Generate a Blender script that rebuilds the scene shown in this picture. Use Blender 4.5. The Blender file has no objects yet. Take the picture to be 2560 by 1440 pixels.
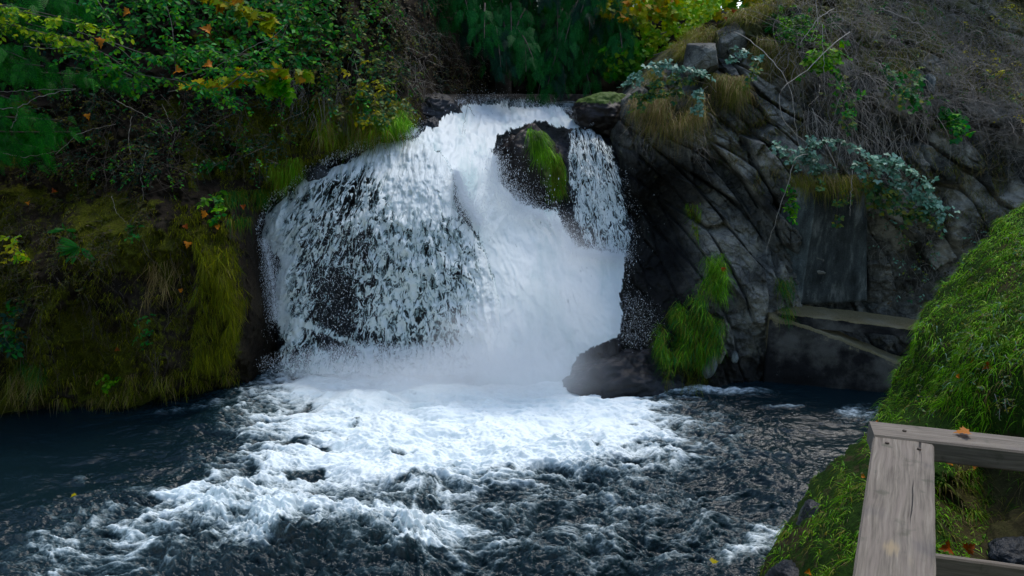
import bpy, math, random
import numpy as np
from mathutils import Vector
R = np.random.RandomState(7)
rad = math.radians
# ------------------------------------------------------------------ camera, world, sun
scene = bpy.context.scene
H = 7.0; PITCH = rad(15.6); F = 1970.0
cam_d = bpy.data.cameras.new('camera'); cam = bpy.data.objects.new('camera', cam_d)
scene.collection.objects.link(cam); scene.camera = cam
cam.location = (0, 0, H); cam.rotation_euler = (math.pi/2 - PITCH, 0, 0)
cam_d.sensor_width = 36; cam_d.lens = 36*F/2560; cam_d.clip_start = .05; cam_d.clip_end = 400
world = bpy.data.worlds.new('World'); scene.world = world; world.use_nodes = True
SUN_EL, SUN_AZ = rad(63), rad(40)       # azimuth measured clockwise from +Y
wn = world.node_tree.nodes; wl = world.node_tree.links
sky = wn.new('ShaderNodeTexSky'); sky.sky_type = 'NISHITA'; sky.sun_disc = False
sky.sun_elevation = SUN_EL; sky.sun_rotation = SUN_AZ; sky.air_density = 1.0; sky.dust_density = 1.0; sky.ozone_density = .6
wl.new(sky.outputs[0], wn['Background'].inputs['Color']); wn['Background'].inputs['Strength'].default_value = .15
sd = bpy.data.lights.new('sun', 'SUN'); sd.energy = 1.1; sd.angle = rad(14); sd.color = (1, .95, .88)
so = bpy.data.objects.new('sun', sd); scene.collection.objects.link(so)
sv = Vector((math.sin(SUN_AZ)*math.cos(SUN_EL), math.cos(SUN_AZ)*math.cos(SUN_EL), math.sin(SUN_EL)))
so.rotation_euler = sv.to_track_quat('Z', 'Y').to_euler(); so.location = (0, -5, 30)
scene.view_settings.view_transform = 'Standard'; scene.view_settings.look = 'None'
scene.view_settings.exposure = 0.95; scene.view_settings.gamma = 1.0
scene.cycles.max_bounces = 6; scene.cycles.diffuse_bounces = 3; scene.cycles.transparent_max_bounces = 24
scene.cycles.transmission_bounces = 4; scene.cycles.glossy_bounces = 2; scene.cycles.volume_bounces = 3
scene.cycles.caustics_reflective = False; scene.cycles.caustics_refractive = False

# ------------------------------------------------------------------ helpers
CP, SP = math.cos(PITCH), math.sin(PITCH)
def P(px, py, Y):
    """world point seen at photo pixel (px,py), at distance Y"""
    px, py, Y = np.broadcast_arrays(np.asarray(px, float), np.asarray(py, float), np.asarray(Y, float))
    u = px-1280; v = 720-py
    dy = F*CP + v*SP; dz = -F*SP + v*CP
    s = Y/dy
    return np.stack([u*s, Y, H+dz*s], -1)
def Q(px, py, z):
    """world point seen at pixel on the level z"""
    px, py = np.broadcast_arrays(np.asarray(px, float), np.asarray(py, float))
    u = px-1280; v = 720-py
    dy = F*CP + v*SP; dz = -F*SP + v*CP
    s = (z-H)/dz
    return np.stack([u*s, dy*s, H+dz*s], -1)
def pix(p):
    x, y, z = p[..., 0], p[..., 1], p[..., 2]-H
    dep = y*CP - z*SP; up = y*SP + z*CP
    dep = np.maximum(dep, .05)
    return 1280+F*x/dep, 720-F*up/dep

def h32(a):
    a = a.astype(np.uint32)
    a ^= a >> 16; a *= np.uint32(0x7feb352d); a ^= a >> 15; a *= np.uint32(0x846ca68b); a ^= a >> 16
    return a
def hsh(i, j, k, s=0):
    with np.errstate(over='ignore'):
        return h32(i.astype(np.int64)*73856093 ^ j.astype(np.int64)*19349663 ^ k.astype(np.int64)*83492791 ^ (s*2654435761))
def vnoise(x, y, z, s=0):
    xi, yi, zi = np.floor(x), np.floor(y), np.floor(z)
    fx, fy, fz = x-xi, y-yi, z-zi
    xi, yi, zi = xi.astype(np.int64), yi.astype(np.int64), zi.astype(np.int64)
    w = lambda t: t*t*t*(t*(t*6-15)+10)
    wx, wy, wz = w(fx), w(fy), w(fz)
    G = np.array([[1,1,0],[-1,1,0],[1,-1,0],[-1,-1,0],[1,0,1],[-1,0,1],[1,0,-1],[-1,0,-1],[0,1,1],[0,-1,1],[0,1,-1],[0,-1,-1],[1,1,0],[-1,1,0],[0,-1,1],[0,-1,-1]], float)
    out = 0
    for a in (0, 1):
        for b in (0, 1):
            for c in (0, 1):
                g = G[hsh(xi+a, yi+b, zi+c, s) & 15]
                d = g[..., 0]*(fx-a)+g[..., 1]*(fy-b)+g[..., 2]*(fz-c)
                out = out + d*(wx if a else 1-wx)*(wy if b else 1-wy)*(wz if c else 1-wz)
    return out
def fbm(x, y, z, o=4, s=0, ridged=False, gain=.5):
    t = 0; a = 1.; n = 0
    for k in range(o):
        v = vnoise(x, y, z, s+k*17)
        if ridged: v = 1-2.2*np.abs(v)
        t = t+a*v; n += a; a *= gain; x, y, z = x*2.03, y*2.03, z*2.03
    return t/n
def voro2(u, v, s=0, jit=.9):
    ui, vi = np.floor(u).astype(np.int64), np.floor(v).astype(np.int64)
    f1 = np.full(u.shape, 9.); f2 = np.full(u.shape, 9.); idd = np.zeros(u.shape)
    z = np.zeros_like(ui)
    for a in (-1, 0, 1):
        for b in (-1, 0, 1):
            h1 = hsh(ui+a, vi+b, z, s)/4294967295.; h2 = hsh(ui+a, vi+b, z+1, s)/4294967295.; h3 = hsh(ui+a, vi+b, z+2, s)/4294967295.
            d = np.hypot(ui+a+.5+(h1-.5)*jit-u, vi+b+.5+(h2-.5)*jit-v)
            m = d < f1
            f2 = np.where(m, f1, np.minimum(f2, d)); idd = np.where(m, h3, idd); f1 = np.where(m, d, f1)
    return f1, f2, idd
def sm(a, b, x):
    t = np.clip((x-a)/(b-a), 0, 1); return t*t*(3-2*t)
def interp_line(pts):
    a = np.array(pts, float)
    return lambda t: np.interp(t, a[:, 0], a[:, 1])

class Tps:
    def __init__(s, pts, reg=1e-4):
        a = np.array(pts, float); s.c = a[:, :2]/500.; n = len(a)
        K = s.k(s.c[:, None]-s.c[None]) + reg*np.eye(n)
        Pm = np.c_[np.ones(n), s.c]
        A = np.block([[K, Pm], [Pm.T, np.zeros((3, 3))]])
        s.w = np.linalg.solve(A, np.r_[a[:, 2], 0, 0, 0]); s.lo, s.hi = a[:, 2].min(), a[:, 2].max()
    def k(s, d):
        r2 = (d**2).sum(-1)
        return np.where(r2 > 0, .5*r2*np.log(r2+1e-12), 0)
    def __call__(s, px, py):
        px, py = np.broadcast_arrays(np.asarray(px, float)/500., np.asarray(py, float)/500.)
        o = s.w[-3]+s.w[-2]*px+s.w[-1]*py
        for i in range(len(s.c)):
            r2 = (px-s.c[i, 0])**2+(py-s.c[i, 1])**2
            o = o+s.w[i]*.5*r2*np.log(r2+1e-12)
        return np.clip(o, s.lo-1, s.hi+1.5)

COL = scene.collection
def link(name, verts, faces, mat, parent=None, smooth=True, attrs=None, mats=None, midx=None, uv=None):
    me = bpy.data.meshes.new(name)
    verts = np.asarray(verts, np.float32).reshape(-1, 3)
    if parent is not None:
        verts = verts-np.array(parent.location, np.float32)[None]
    if isinstance(faces, np.ndarray):
        k = faces.shape[1]; nf = len(faces)
        me.vertices.add(len(verts)); me.vertices.foreach_set('co', verts.ravel())
        me.loops.add(nf*k); me.loops.foreach_set('vertex_index', faces.astype(np.int32).ravel())
        me.polygons.add(nf); me.polygons.foreach_set('loop_start', np.arange(nf, dtype=np.int32)*k)
        me.update(calc_edges=True)
    else:
        me.from_pydata([tuple(map(float, v)) for v in verts], [], [list(map(int, f)) for f in faces])
    me.polygons.foreach_set('use_smooth', np.full(len(me.polygons), smooth))
    for a, v in (attrs or {}).items():
        at = me.attributes.new(a, 'FLOAT', 'POINT'); at.data.foreach_set('value', np.asarray(v, np.float32).ravel())
    if uv is not None:
        at = me.attributes.new('flow', 'FLOAT_VECTOR', 'POINT')
        u3 = np.zeros((len(verts), 3), np.float32); u3[:, :2] = uv.reshape(-1, 2); at.data.foreach_set('vector', u3.ravel())
    for m in (mats or [mat]): me.materials.append(m)
    if midx is not None: me.polygons.foreach_set('material_index', np.asarray(midx, np.int32))
    me.validate(); me.update()
    o = bpy.data.objects.new(name, me); COL.objects.link(o)
    if parent is not None: o.parent = parent
    return o
def tag(o, label=None, cat=None, group=None, kind=None):
    if label: o['label'] = label
    if cat: o['category'] = cat
    if group: o['group'] = group
    if kind: o['kind'] = kind
    return o
def empty(name, loc, label, cat, group=None, kind=None):
    o = bpy.data.objects.new(name, None); COL.objects.link(o); o.location = [float(c) for c in loc]; o.empty_display_size = .1
    return tag(o, label, cat, group, kind)
def gridfaces(nr, nc, keep=None):
    i = np.arange(nr*nc).reshape(nr, nc)
    f = np.stack([i[:-1, :-1], i[1:, :-1], i[1:, 1:], i[:-1, 1:]], -1).reshape(-1, 4)
    if keep is not None:
        k = keep[:-1, :-1] & keep[1:, :-1] & keep[1:, 1:] & keep[:-1, 1:]
        f = f[k.ravel()]
    return f

# ---- material helper
def newmat(name):
    m = bpy.data.materials.new(name); m.use_nodes = True
    nt = m.node_tree; nt.nodes.clear()
    out = nt.nodes.new('ShaderNodeOutputMaterial')
    return m, nt, out
class NB:
    def __init__(s, nt): s.nt = nt
    def __call__(s, typ, props=None, **inp):
        n = s.nt.nodes.new('ShaderNode'+typ)
        for k, v in (props or {}).items(): setattr(n, k, v)
        for k, v in inp.items():
            key = int(k[1:]) if k[0] == '_' and k[1:].isdigit() else k.replace('_', ' ')
            sock = n.inputs[key]
            if isinstance(v, bpy.types.NodeSocket): s.nt.links.new(v, sock)
            elif isinstance(v, bpy.types.Node): s.nt.links.new(v.outputs[0], sock)
            else: sock.default_value = v
        return n
    def math(s, op, a, b=None, c=None, clamp=False):
        n = s.nt.nodes.new('ShaderNodeMath'); n.operation = op; n.use_clamp = clamp
        for i, v in enumerate((a, b, c)):
            if v is None: continue
            if isinstance(v, bpy.types.Node): v = v.outputs[0]
            if isinstance(v, bpy.types.NodeSocket): s.nt.links.new(v, n.inputs[i])
            else: n.inputs[i].default_value = v
        return n.outputs[0]
    def ramp(s, fac, stops, interp='LINEAR'):
        n = s.nt.nodes.new('ShaderNodeValToRGB'); n.color_ramp.interpolation = interp
        el = n.color_ramp.elements
        while len(el) < len(stops): el.new(.5)
        for e, (p, c) in zip(el, stops):
            e.position = p; e.color = (c[0], c[1], c[2], 1) if not np.isscalar(c) else (c, c, c, 1)
        s.nt.links.new(fac.outputs[0] if isinstance(fac, bpy.types.Node) else fac, n.inputs[0])
        return n.outputs[0]
    def mix(s, f, a, b):
        n = s.nt.nodes.new('ShaderNodeMix'); n.data_type = 'RGBA'
        for k, v in ((0, f), (6, a), (7, b)):
            if isinstance(v, bpy.types.NodeSocket): s.nt.links.new(v, n.inputs[k])
            else: n.inputs[k].default_value = v if k == 0 else (*v, 1)
        return n.outputs[2]
    def sstep(s, x, lo, hi):
        n = s.nt.nodes.new('ShaderNodeMapRange'); n.interpolation_type = 'SMOOTHSTEP'
        for k, v in ((0, x), (1, lo), (2, hi)):
            if isinstance(v, bpy.types.NodeSocket): s.nt.links.new(v, n.inputs[k])
            else: n.inputs[k].default_value = v
        return n.outputs[0]

def leaf_mat(name, stops, trans=.35, rough=.5, sat=1.22, ns=1.3, na=1.3):
    m, nt, out = newmat(name); N = NB(nt)
    g = N('NewGeometry'); c = N.ramp(g.outputs['Random Per Island'], stops)
    tc = N('TexCoord'); no = N('TexNoise', Vector=tc.outputs['Object'], Scale=ns, Detail=3.)
    hs = N('HueSaturation', Hue=.5, Saturation=sat, Value=N.math('MULTIPLY_ADD', no.outputs['Fac'], na, .95-.5*na), Color=c)
    p = N('BsdfPrincipled', Base_Color=hs.outputs[0], Roughness=rough)
    p.inputs['Specular IOR Level'].default_value = .15
    t = N('BsdfTranslucent', Color=hs.outputs[0])
    mx = N('MixShader', _0=trans, _1=p.outputs[0], _2=t.outputs[0])
    nt.links.new(mx.outputs[0], out.inputs[0]); return m
def G(*cs):
    n = len(cs); return [(i/(n-1) if n > 1 else 0, c) for i, c in enumerate(cs)]
M = {}
M['green'] = leaf_mat('leaf_green', G((.02,.09,.025),(.035,.18,.05),(.06,.24,.05),(.15,.34,.05),(.03,.16,.06)))
M['lime'] = leaf_mat('leaf_lime', G((.10,.28,.02),(.20,.42,.03),(.45,.52,.03),(.12,.30,.03)))
M['maple'] = leaf_mat('leaf_maple', G((.10,.22,.015),(.24,.30,.015),(.45,.34,.015),(.10,.22,.03),(.55,.22,.02)), .5)
M['maple_green'] = leaf_mat('leaf_maple_green', G((.03,.15,.03),(.07,.22,.03),(.16,.28,.03)), .5)
M['cedar'] = leaf_mat('cedar_green', G((.010,.06,.018),(.02,.11,.03),(.045,.17,.05),(.015,.09,.02)), .25)
M['cedar2'] = leaf_mat('cedar_green_left', G((.012,.07,.015),(.02,.12,.02),(.04,.18,.03)), .25)
M['fern'] = leaf_mat('fern_green', G((.02,.10,.03),(.04,.16,.03),(.03,.12,.05)), .3)
M['brush'] = leaf_mat('leaf_dull', G((.05,.06,.02),(.10,.09,.03),(.04,.08,.03),(.14,.11,.04),(.03,.05,.02)))
M['brown'] = leaf_mat('leaf_brown', G((.04,.035,.02),(.08,.055,.03),(.05,.06,.025),(.13,.10,.06)))
M['ivy'] = leaf_mat('leaf_ivy', G((.03,.10,.05),(.06,.15,.07),(.12,.18,.06),(.22,.22,.05),(.04,.11,.06)))
M['silver'] = leaf_mat('leaf_silver', G((.06,.14,.09),(.13,.25,.18),(.26,.38,.31),(.09,.19,.12)), .15, .35)
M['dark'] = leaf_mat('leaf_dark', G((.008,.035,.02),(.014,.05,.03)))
M['grass'] = leaf_mat('blade_green', G((.04,.14,.015),(.10,.28,.025),(.21,.43,.05),(.06,.20,.02),(.38,.54,.14)), .35, ns=2.6, na=2.6)
M['grass_dull'] = leaf_mat('blade_dull', G((.07,.12,.02),(.13,.16,.03),(.20,.18,.05),(.08,.13,.02)), .3)
M['grass_dry'] = leaf_mat('blade_dry', G((.16,.12,.06),(.26,.19,.09),(.33,.26,.14),(.14,.12,.05)), .25)
M['moss_strand'] = leaf_mat('moss_strand', G((.08,.10,.008),(.16,.17,.012),(.26,.26,.02),(.07,.10,.01)), .2, .8)
M['moss_dark'] = leaf_mat('moss_dark', G((.03,.04,.006),(.055,.065,.01),(.08,.08,.015),(.05,.04,.02)), .2, .8)
M['orange'] = leaf_mat('leaf_orange', G((.45,.14,.02),(.40,.17,.04),(.35,.10,.03)), .25)
M['rust'] = leaf_mat('leaf_rust', G((.22,.05,.015),(.28,.08,.02)), .2)
M['yellow'] = leaf_mat('leaf_yellow', G((.35,.32,.02),(.45,.36,.02),(.20,.28,.02)), .35)
def bark(name, a, b, sc=9):
    m, nt, out = newmat(name); N = NB(nt)
    tc = N('TexCoord'); no = N('TexNoise', Vector=tc.outputs['Object'], Scale=float(sc), Detail=5.)
    p = N('BsdfPrincipled', Base_Color=N.ramp(no.outputs['Fac'], [(.3, a), (.7, b)]), Roughness=.85)
    nt.links.new(p.outputs[0], out.inputs[0]); return m
M['twig'] = bark('twig_bark', (.13,.115,.095), (.30,.27,.23))
M['twig_pale'] = bark('twig_pale_bark', (.25,.22,.18), (.42,.37,.31))
M['twig_dark'] = bark('twig_dark_bark', (.035,.028,.02), (.09,.07,.055))
M['trunk'] = bark('trunk_bark', (.05,.045,.04), (.16,.14,.13), 5)

def rock_mat(name, c1, c2, c3, scale=1.4, mossc=((.02,.03,.004),(.07,.085,.01)), rough=.65, bump=.6, fine=28., vsc=None, crack=False):
    m, nt, out = newmat(name); N = NB(nt)
    tc = N('TexCoord'); v = tc.outputs['Object']
    cr = N('TexVoronoi', {'feature': 'DISTANCE_TO_EDGE'}, Vector=N('Mapping', Vector=N('VectorMath', {'operation': 'MULTIPLY_ADD'}, _0=N('TexNoise', Vector=v, Scale=1.5, Detail=3.).outputs['Color'], _1=(.5,.5,.5), _2=v).outputs[0], Rotation=(0, rad(-44), 0), Scale=(.7, 3., 3.6)).outputs[0], Scale=1.)
    if vsc: v1 = N('Mapping', Vector=v, Scale=vsc).outputs[0]
    else: v1 = v
    n1 = N('TexNoise', Vector=v1, Scale=scale*(3 if vsc else 1), Detail=8., Roughness=.62)
    n2 = N('TexNoise', Vector=v, Scale=fine, Detail=6., Roughness=.7)
    n3 = N('TexNoise', Vector=v, Scale=scale*4, Detail=5., Roughness=.7)
    c = N.ramp(n1.outputs['Fac'], [(.32, c1), (.5, c2), (.68, c3)])
    hs = N('HueSaturation', Hue=.5, Saturation=1., Value=N.math('MULTIPLY_ADD', n2.outputs['Fac'], 2.2, -.1), Color=c)
    at = N('Attribute', {'attribute_name': 'moss'}); tint = N('Attribute', {'attribute_name': 'tint'})
    wet_shade_fac = N('Attribute', {'attribute_name': 'wet'}).outputs['Fac']; hs2 = N('HueSaturation', Hue=.5, Saturation=1., Value=N.math('MULTIPLY_ADD', wet_shade_fac, -.86, 1.), Color=hs.outputs[0]); hs = hs2  # darkens base colour for wet rock and for painted shade on cliff and pillar
    if crack: crk = N.sstep(cr.outputs['Distance'], .0, .05); hs = N('HueSaturation', Hue=.5, Saturation=1., Value=N.math('MULTIPLY_ADD', crk, .45, .55), Color=hs.outputs[0])
    mossn = N.math('ADD', at.outputs['Fac'], N.math('MULTIPLY_ADD', n3.outputs['Fac'], 1.6, -.8))
    mf = N.sstep(mossn, .42, .62)
    mc = N.ramp(n2.outputs['Fac'], [(.3, mossc[0]), (.7, mossc[1])])
    col = N.mix(mf, hs.outputs[0], mc)
    # lichen speckles
    vo = N('TexVoronoi', Vector=v, Scale=17.); sp = N.sstep(vo.outputs['Distance'], .26, .12)
    lf = N.math('MULTIPLY', sp, N.sstep(n3.outputs['Fac'], .55, .68))
    lf = N.math('MULTIPLY', lf, tint.outputs['Fac'])
    big = N.math('MULTIPLY', N.sstep(n1.outputs['Fac'], .5, .66), tint.outputs['Fac'])
    col = N.mix(N.math('MULTIPLY', big, .6), col, (.36,.35,.30))
    col = N.mix(lf, col, (.30,.33,.31))
    p = N('BsdfPrincipled', Base_Color=col, Roughness=N.math('ADD', N.math('MULTIPLY', mf, .3), rough, clamp=True))
    p.inputs['Specular IOR Level'].default_value = .08 if rough > .75 else (.16 if rough > .6 else .32)
    b1 = N('Bump', Strength=bump, Distance=.06, Height=n3.outputs['Fac'])
    if crack: b1 = N('Bump', Strength=.35, Distance=.04, Height=crk, Normal=b1.outputs[0])
    b2 = N('Bump', Strength=bump, Distance=.015, Height=n2.outputs['Fac'], Normal=b1.outputs[0])
    nt.links.new(b2.outputs[0], p.inputs['Normal'])
    nt.links.new(p.outputs[0], out.inputs[0]); return m
M['bank'] = rock_mat('mossy_bank', (.008,.007,.005), (.02,.015,.010), (.04,.032,.02), 1.2, ((.012,.014,.003),(.10,.11,.009)), .85, bump=1.)
M['bed'] = rock_mat('wet_rock', (.004,.005,.007), (.010,.012,.015), (.022,.025,.03), 1.5, rough=.4)
M['cliff'] = rock_mat('basalt', (.018,.018,.016), (.085,.086,.075), (.27,.262,.22), .9, ((.03,.035,.012),(.10,.10,.035)), .7, bump=1., crack=True)
M['boulder'] = rock_mat('brown_wet_boulder', (.008,.006,.005), (.018,.013,.011), (.035,.027,.022), 1.6, ((.02,.05,.006),(.08,.14,.012)), .42)
M['slate'] = rock_mat('blue_wet_rock', (.006,.008,.010), (.016,.020,.024), (.04,.047,.055), 1.6, rough=.35, bump=.9)
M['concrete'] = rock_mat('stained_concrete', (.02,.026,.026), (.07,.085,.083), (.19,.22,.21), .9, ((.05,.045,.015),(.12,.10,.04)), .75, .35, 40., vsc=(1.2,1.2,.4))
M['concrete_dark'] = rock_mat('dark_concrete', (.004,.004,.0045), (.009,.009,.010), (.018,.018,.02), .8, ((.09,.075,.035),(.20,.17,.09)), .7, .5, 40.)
M['soil'] = rock_mat('forest_soil', (.010,.008,.006), (.02,.016,.010), (.035,.03,.018), 1.2, ((.02,.025,.006),(.06,.07,.015)), .9)
M['turf'] = rock_mat('turf_soil', (.02,.016,.008), (.035,.03,.012), (.05,.05,.015), 2., ((.006,.014,.002),(.02,.05,.005)), .9)

# ------------------------------------------------------------------ surfaces
class Surf:
    def __init__(s, ctrl, disp, post=None):
        s.t = Tps(ctrl); s.disp = disp; s.post = post
    def Y(s, px, py):
        y = s.t(px, py)
        return s.post(px, py, y) if s.post else y
    def pos(s, px, py, off=0.):
        p = P(px, py, s.Y(px, py)); d = s.disp(p)+off
        p = p.copy(); p[..., 1] -= d; return p
def skirt(p, side, vec, n=4):
    """append rows/cols that run from the edge by vec"""
    vec = np.array(vec, float)
    if side == 'T':
        e = p[0:1]; add = [e+vec*(k/n) for k in range(n, 0, -1)]; return np.concatenate(add+[p], 0)
    if side == 'B':
        e = p[-1:]; add = [e+vec*(k/n) for k in range(1, n+1)]; return np.concatenate([p]+add, 0)
    if side == 'L':
        e = p[:, 0:1]; add = [e+vec*(k/n) for k in range(n, 0, -1)]; return np.concatenate(add+[p], 1)
    e = p[:, -1:]; add = [e+vec*(k/n) for k in range(1, n+1)]; return np.concatenate([p]+add, 1)

# -- left bank
lb_edge = interp_line([(-300,1040),(230,1070),(300,1090),(345,1075),(372,900),(400,815),(430,770),(500,670),(560,640),(620,640),(720,655),(800,678),(940,695),(1100,700)])
def lb_disp(p):
    x, y, z = p[..., 0], p[..., 1], p[..., 2]
    d = fbm(x*.55, y*.3, z*.5, 3, 1)*1.1 + fbm(x*1.5, y, z*1.3, 4, 2, True)*.50 + fbm(x*5, y*3, z*4, 3, 3)*.18
    return d
def lb_post(px, py, y):
    e = lb_edge(py)
    return y+.012*np.maximum(0, px-(e-60)) + .03*np.maximum(0, px-e)
LB = Surf([(0,1025,15.4),(350,985,16.0),(650,940,17.3),(0,800,15.6),(300,800,15.7),(560,760,16.2),(0,600,16.0),(300,560,16.1),(560,540,16.7),
           (0,430,17.2),(300,430,17.3),(620,420,18.3),(0,250,18.4),(400,250,18.6),(750,300,19.0),(900,330,19.6),(1050,320,20.6),(0,0,19.8),(500,0,20.0),(900,0,21.0),(1050,150,22.0),
           (-600,900,14.5),(-600,300,17.0),(-600,0,18.5)], lb_disp, lb_post)
xs = np.linspace(-700, 1180, 620); ys = np.r_[np.linspace(-260, 1080, 460)]
PX, PY = np.meshgrid(xs, ys); p = LB.pos(PX, PY)
mo = .30+1.7*fbm(p[..., 0]*.8, p[..., 1]*.8, p[..., 2]*.8, 3, 9)
mo += .35*sm(420, 560, PY)*sm(640, 560, PX) - .8*sm(0, 120, PX-(lb_edge(PY)-110))*sm(440,520,PY) - .5*sm(930, 990, PY+.09*PX)
mo += .35*np.exp(-((PX-760)/170)**2-((PY-360)/80)**2)
mo = np.where(PY < 250, mo-.4, mo)
p = skirt(p, 'T', (0, 8, 3)); mo = np.pad(mo, ((4, 0), (0, 0)), 'edge')
link('cliff_left', p, gridfaces(*p.shape[:2]), M['bank'], attrs={'moss': mo, 'tint': mo*0})
tag(bpy.data.objects['cliff_left'], 'mossy dark river bank left of the waterfall', kind='structure')

# -- water sheet depth of the fall
WC = [(700,930,17.6),(1000,930,17.4),(1250,960,17.0),(1450,950,17.0),(1560,900,17.3),(700,520,18.7),(850,440,19.0),(1000,410,19.3),(700,720,18.1),(900,650,17.9),
      (1100,700,17.6),(1150,500,18.6),(950,365,19.9),(1100,300,21.2),(1250,247,24.5),(1400,247,24.5),(1430,300,22.3),(1500,350,20.7),(1560,500,19.6),(1570,620,19.0),(1300,330,21.6),
      (1300,450,20.3),(1250,600,18.9),(1400,750,18.1),(1550,700,18.5),(1250,800,17.7),(1450,600,19.2),(1420,420,20.4),(560,900,18.2),(560,500,19.4),(1650,900,18.0),(1650,500,19.9)]
WT = Tps(WC)
def bed_disp(p):
    x, y, z = p[..., 0], p[..., 1], p[..., 2]
    return fbm(x*1.3, y*.6, z*.8, 3, 31)*.35 + fbm(x*3.5, y*2, z*2.2, 4, 32, True)*.14 - .22
xs = np.linspace(540, 1700, 420); ys = np.linspace(236, 985, 300)
PX, PY = np.meshgrid(xs, ys); p = P(PX, PY, WT(PX, PY)); p[..., 1] -= bed_disp(p)-.25
p[..., 1] += .9*np.exp(-((PX-840)/90)**2-((PY-640)/150)**2)
p = skirt(p, 'T', (0, 5, -.6)); 
link('fall_rock', p, gridfaces(*p.shape[:2]), M['bed'], attrs={'moss': np.zeros(p.shape[:2]), 'tint': np.zeros(p.shape[:2])})
tag(bpy.data.objects['fall_rock'], 'black wet rock face behind the falling water', kind='structure')

# -- back slope behind the falls
BK = Surf([(900,0,27),(1300,0,30),(1700,0,31),(900,240,26),(1300,225,28.6),(1700,240,29),(2300,0,34),(2300,240,34),(500,0,26)], lambda p: fbm(p[..., 0]*.5, p[..., 1]*.5, p[..., 2]*.7, 4, 41)*1.2)
xs = np.linspace(600, 3000, 300); ys = np.linspace(60, 262, 60)
PX, PY = np.meshgrid(xs, ys); p = BK.pos(PX, PY); p = skirt(p, 'T', (0, 8, 1.0))
link('forest_slope', p, gridfaces(*p.shape[:2]), M['soil'], attrs={'moss': np.zeros(p.shape[:2]), 'tint': np.zeros(p.shape[:2])})
tag(bpy.data.objects['forest_slope'], 'dark earth slope at the back of the falls', kind='structure')

# -- right cliff with slanting basalt columns
rc_edge = interp_line([(-200,1900),(20,1800),(110,1690),(200,1600),(250,1530),(330,1530),(400,1560),(470,1570),(560,1600),(610,1596),(650,1572),(690,1560),(800,1562),(850,1545),(1100,1540)])
rc_top = interp_line([(1480,300),(1540,262),(1600,215),(1640,165),(1690,112),(1760,75),(1830,42),(1900,10),(2000,-20),(2300,-60),(3000,-120)])
def rc_disp(p):
    x, y, z = p[..., 0], p[..., 1], p[..., 2]
    wx = fbm(x*.3, y*.2, z*.3, 2, 51)*.45
    th = rad(46)+.05*(5.-z) - .03*(x-5)
    u = x*np.sin(th)+z*np.cos(th)+wx; v = x*np.cos(th)-z*np.sin(th)
    f1, f2, idd = voro2(u/.46, v/1.9, 5, .8)
    e = sm(0, .13, f2-f1)
    k1, k2, kid = voro2(u/.20+7, v/.55, 15)
    g1, g2, gid = voro2(u/.9+3, v/2.4, 8)
    blk = (idd-.5)*.62*e - (1-e)*.38 + (gid-.5)*.55*sm(0, .10, g2-g1) + ((kid-.5)*.16*sm(0, .12, k2-k1)-.05*(1-sm(0, .12, k2-k1)))
    low = sm(3.2, 1.6, z)                     # columns fade out in the smooth lower rock
    # undercut next to the falls
    px, py = pix(p)
    cave = np.exp(-((px-1675)/85)**2-((py-540)/170)**2)*1.5
    d = blk*(1-.75*low)*(1-.6*np.clip(cave, 0, 1)) + fbm(x*.9, y*.5, z*.8, 3, 52)*.40 + fbm(x*3.2, y*2, z*3, 4, 53, True)*.13
    return d-cave
def idd_off(u):
    return hsh(np.floor(u/.36).astype(np.int64), np.zeros(u.shape, np.int64), np.zeros(u.shape, np.int64), 77)/4294967295.*.5
def rc_post(px, py, y):
    return y + .02*np.maximum(0, rc_edge(py)+30-px) + .02*np.maximum(0, rc_edge(py)-px)
RC = Surf([(1560,700,17.9),(1700,930,17.0),(1600,860,17.3),(1850,960,16.9),(1800,800,17.1),(1650,640,18.0),(1800,600,17.8),(1950,700,17.6),(1650,400,18.6),(1800,420,18.3),(1700,260,19.2),(1570,260,20.6),
           (1900,250,19.0),(2000,450,18.2),(2150,420,18.3),(2060,650,18.2),(2250,650,18.2),(2400,650,17.8),(2560,600,17.2),(2250,450,18.2),(2500,400,18.0),(2300,200,19.4),(2560,200,19.3),(1850,60,20.6),(2100,0,21.2),(2400,0,22.0),(2560,0,22.2),
           (2250,850,18.0),(2500,850,17.6),(2250,1000,17.6),(2900,600,16.0),(2900,100,20.0),(2050,900,17.9)], rc_disp, rc_post)
cs = np.linspace(1490, 2960, 640); tt = np.linspace(0, 1, 520)
PX = np.repeat(cs[None], 520, 0); PY = rc_top(cs)[None]+(1040-rc_top(cs)[None])*tt[:, None]
p = RC.pos(PX, PY)
mo = .1+.8*fbm(p[..., 0]*.7, p[..., 1]*.7, p[..., 2]*.7, 3, 59) + .6*sm(300, 60, PY)
ti = sm(1750, 2050, PX)*1.; we = np.clip(sm(1840, 1690, PX+60*fbm(p[...,0]*.8, p[...,2]*.8, 0*PX, 2, 58)*2)*sm(330, 450, PY)+sm(820, 900, PY), 0, 1)  # wet rock by falls and waterline, plus undercut shade painted into its base colour
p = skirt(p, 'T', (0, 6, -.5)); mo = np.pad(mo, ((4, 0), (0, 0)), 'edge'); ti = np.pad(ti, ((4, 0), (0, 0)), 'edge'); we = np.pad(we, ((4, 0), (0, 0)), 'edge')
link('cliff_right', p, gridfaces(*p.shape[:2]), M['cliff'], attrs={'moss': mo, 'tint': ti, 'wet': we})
tag(bpy.data.objects['cliff_right'], 'grey basalt cliff of slanting columns right of the falls', kind='structure')

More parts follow.
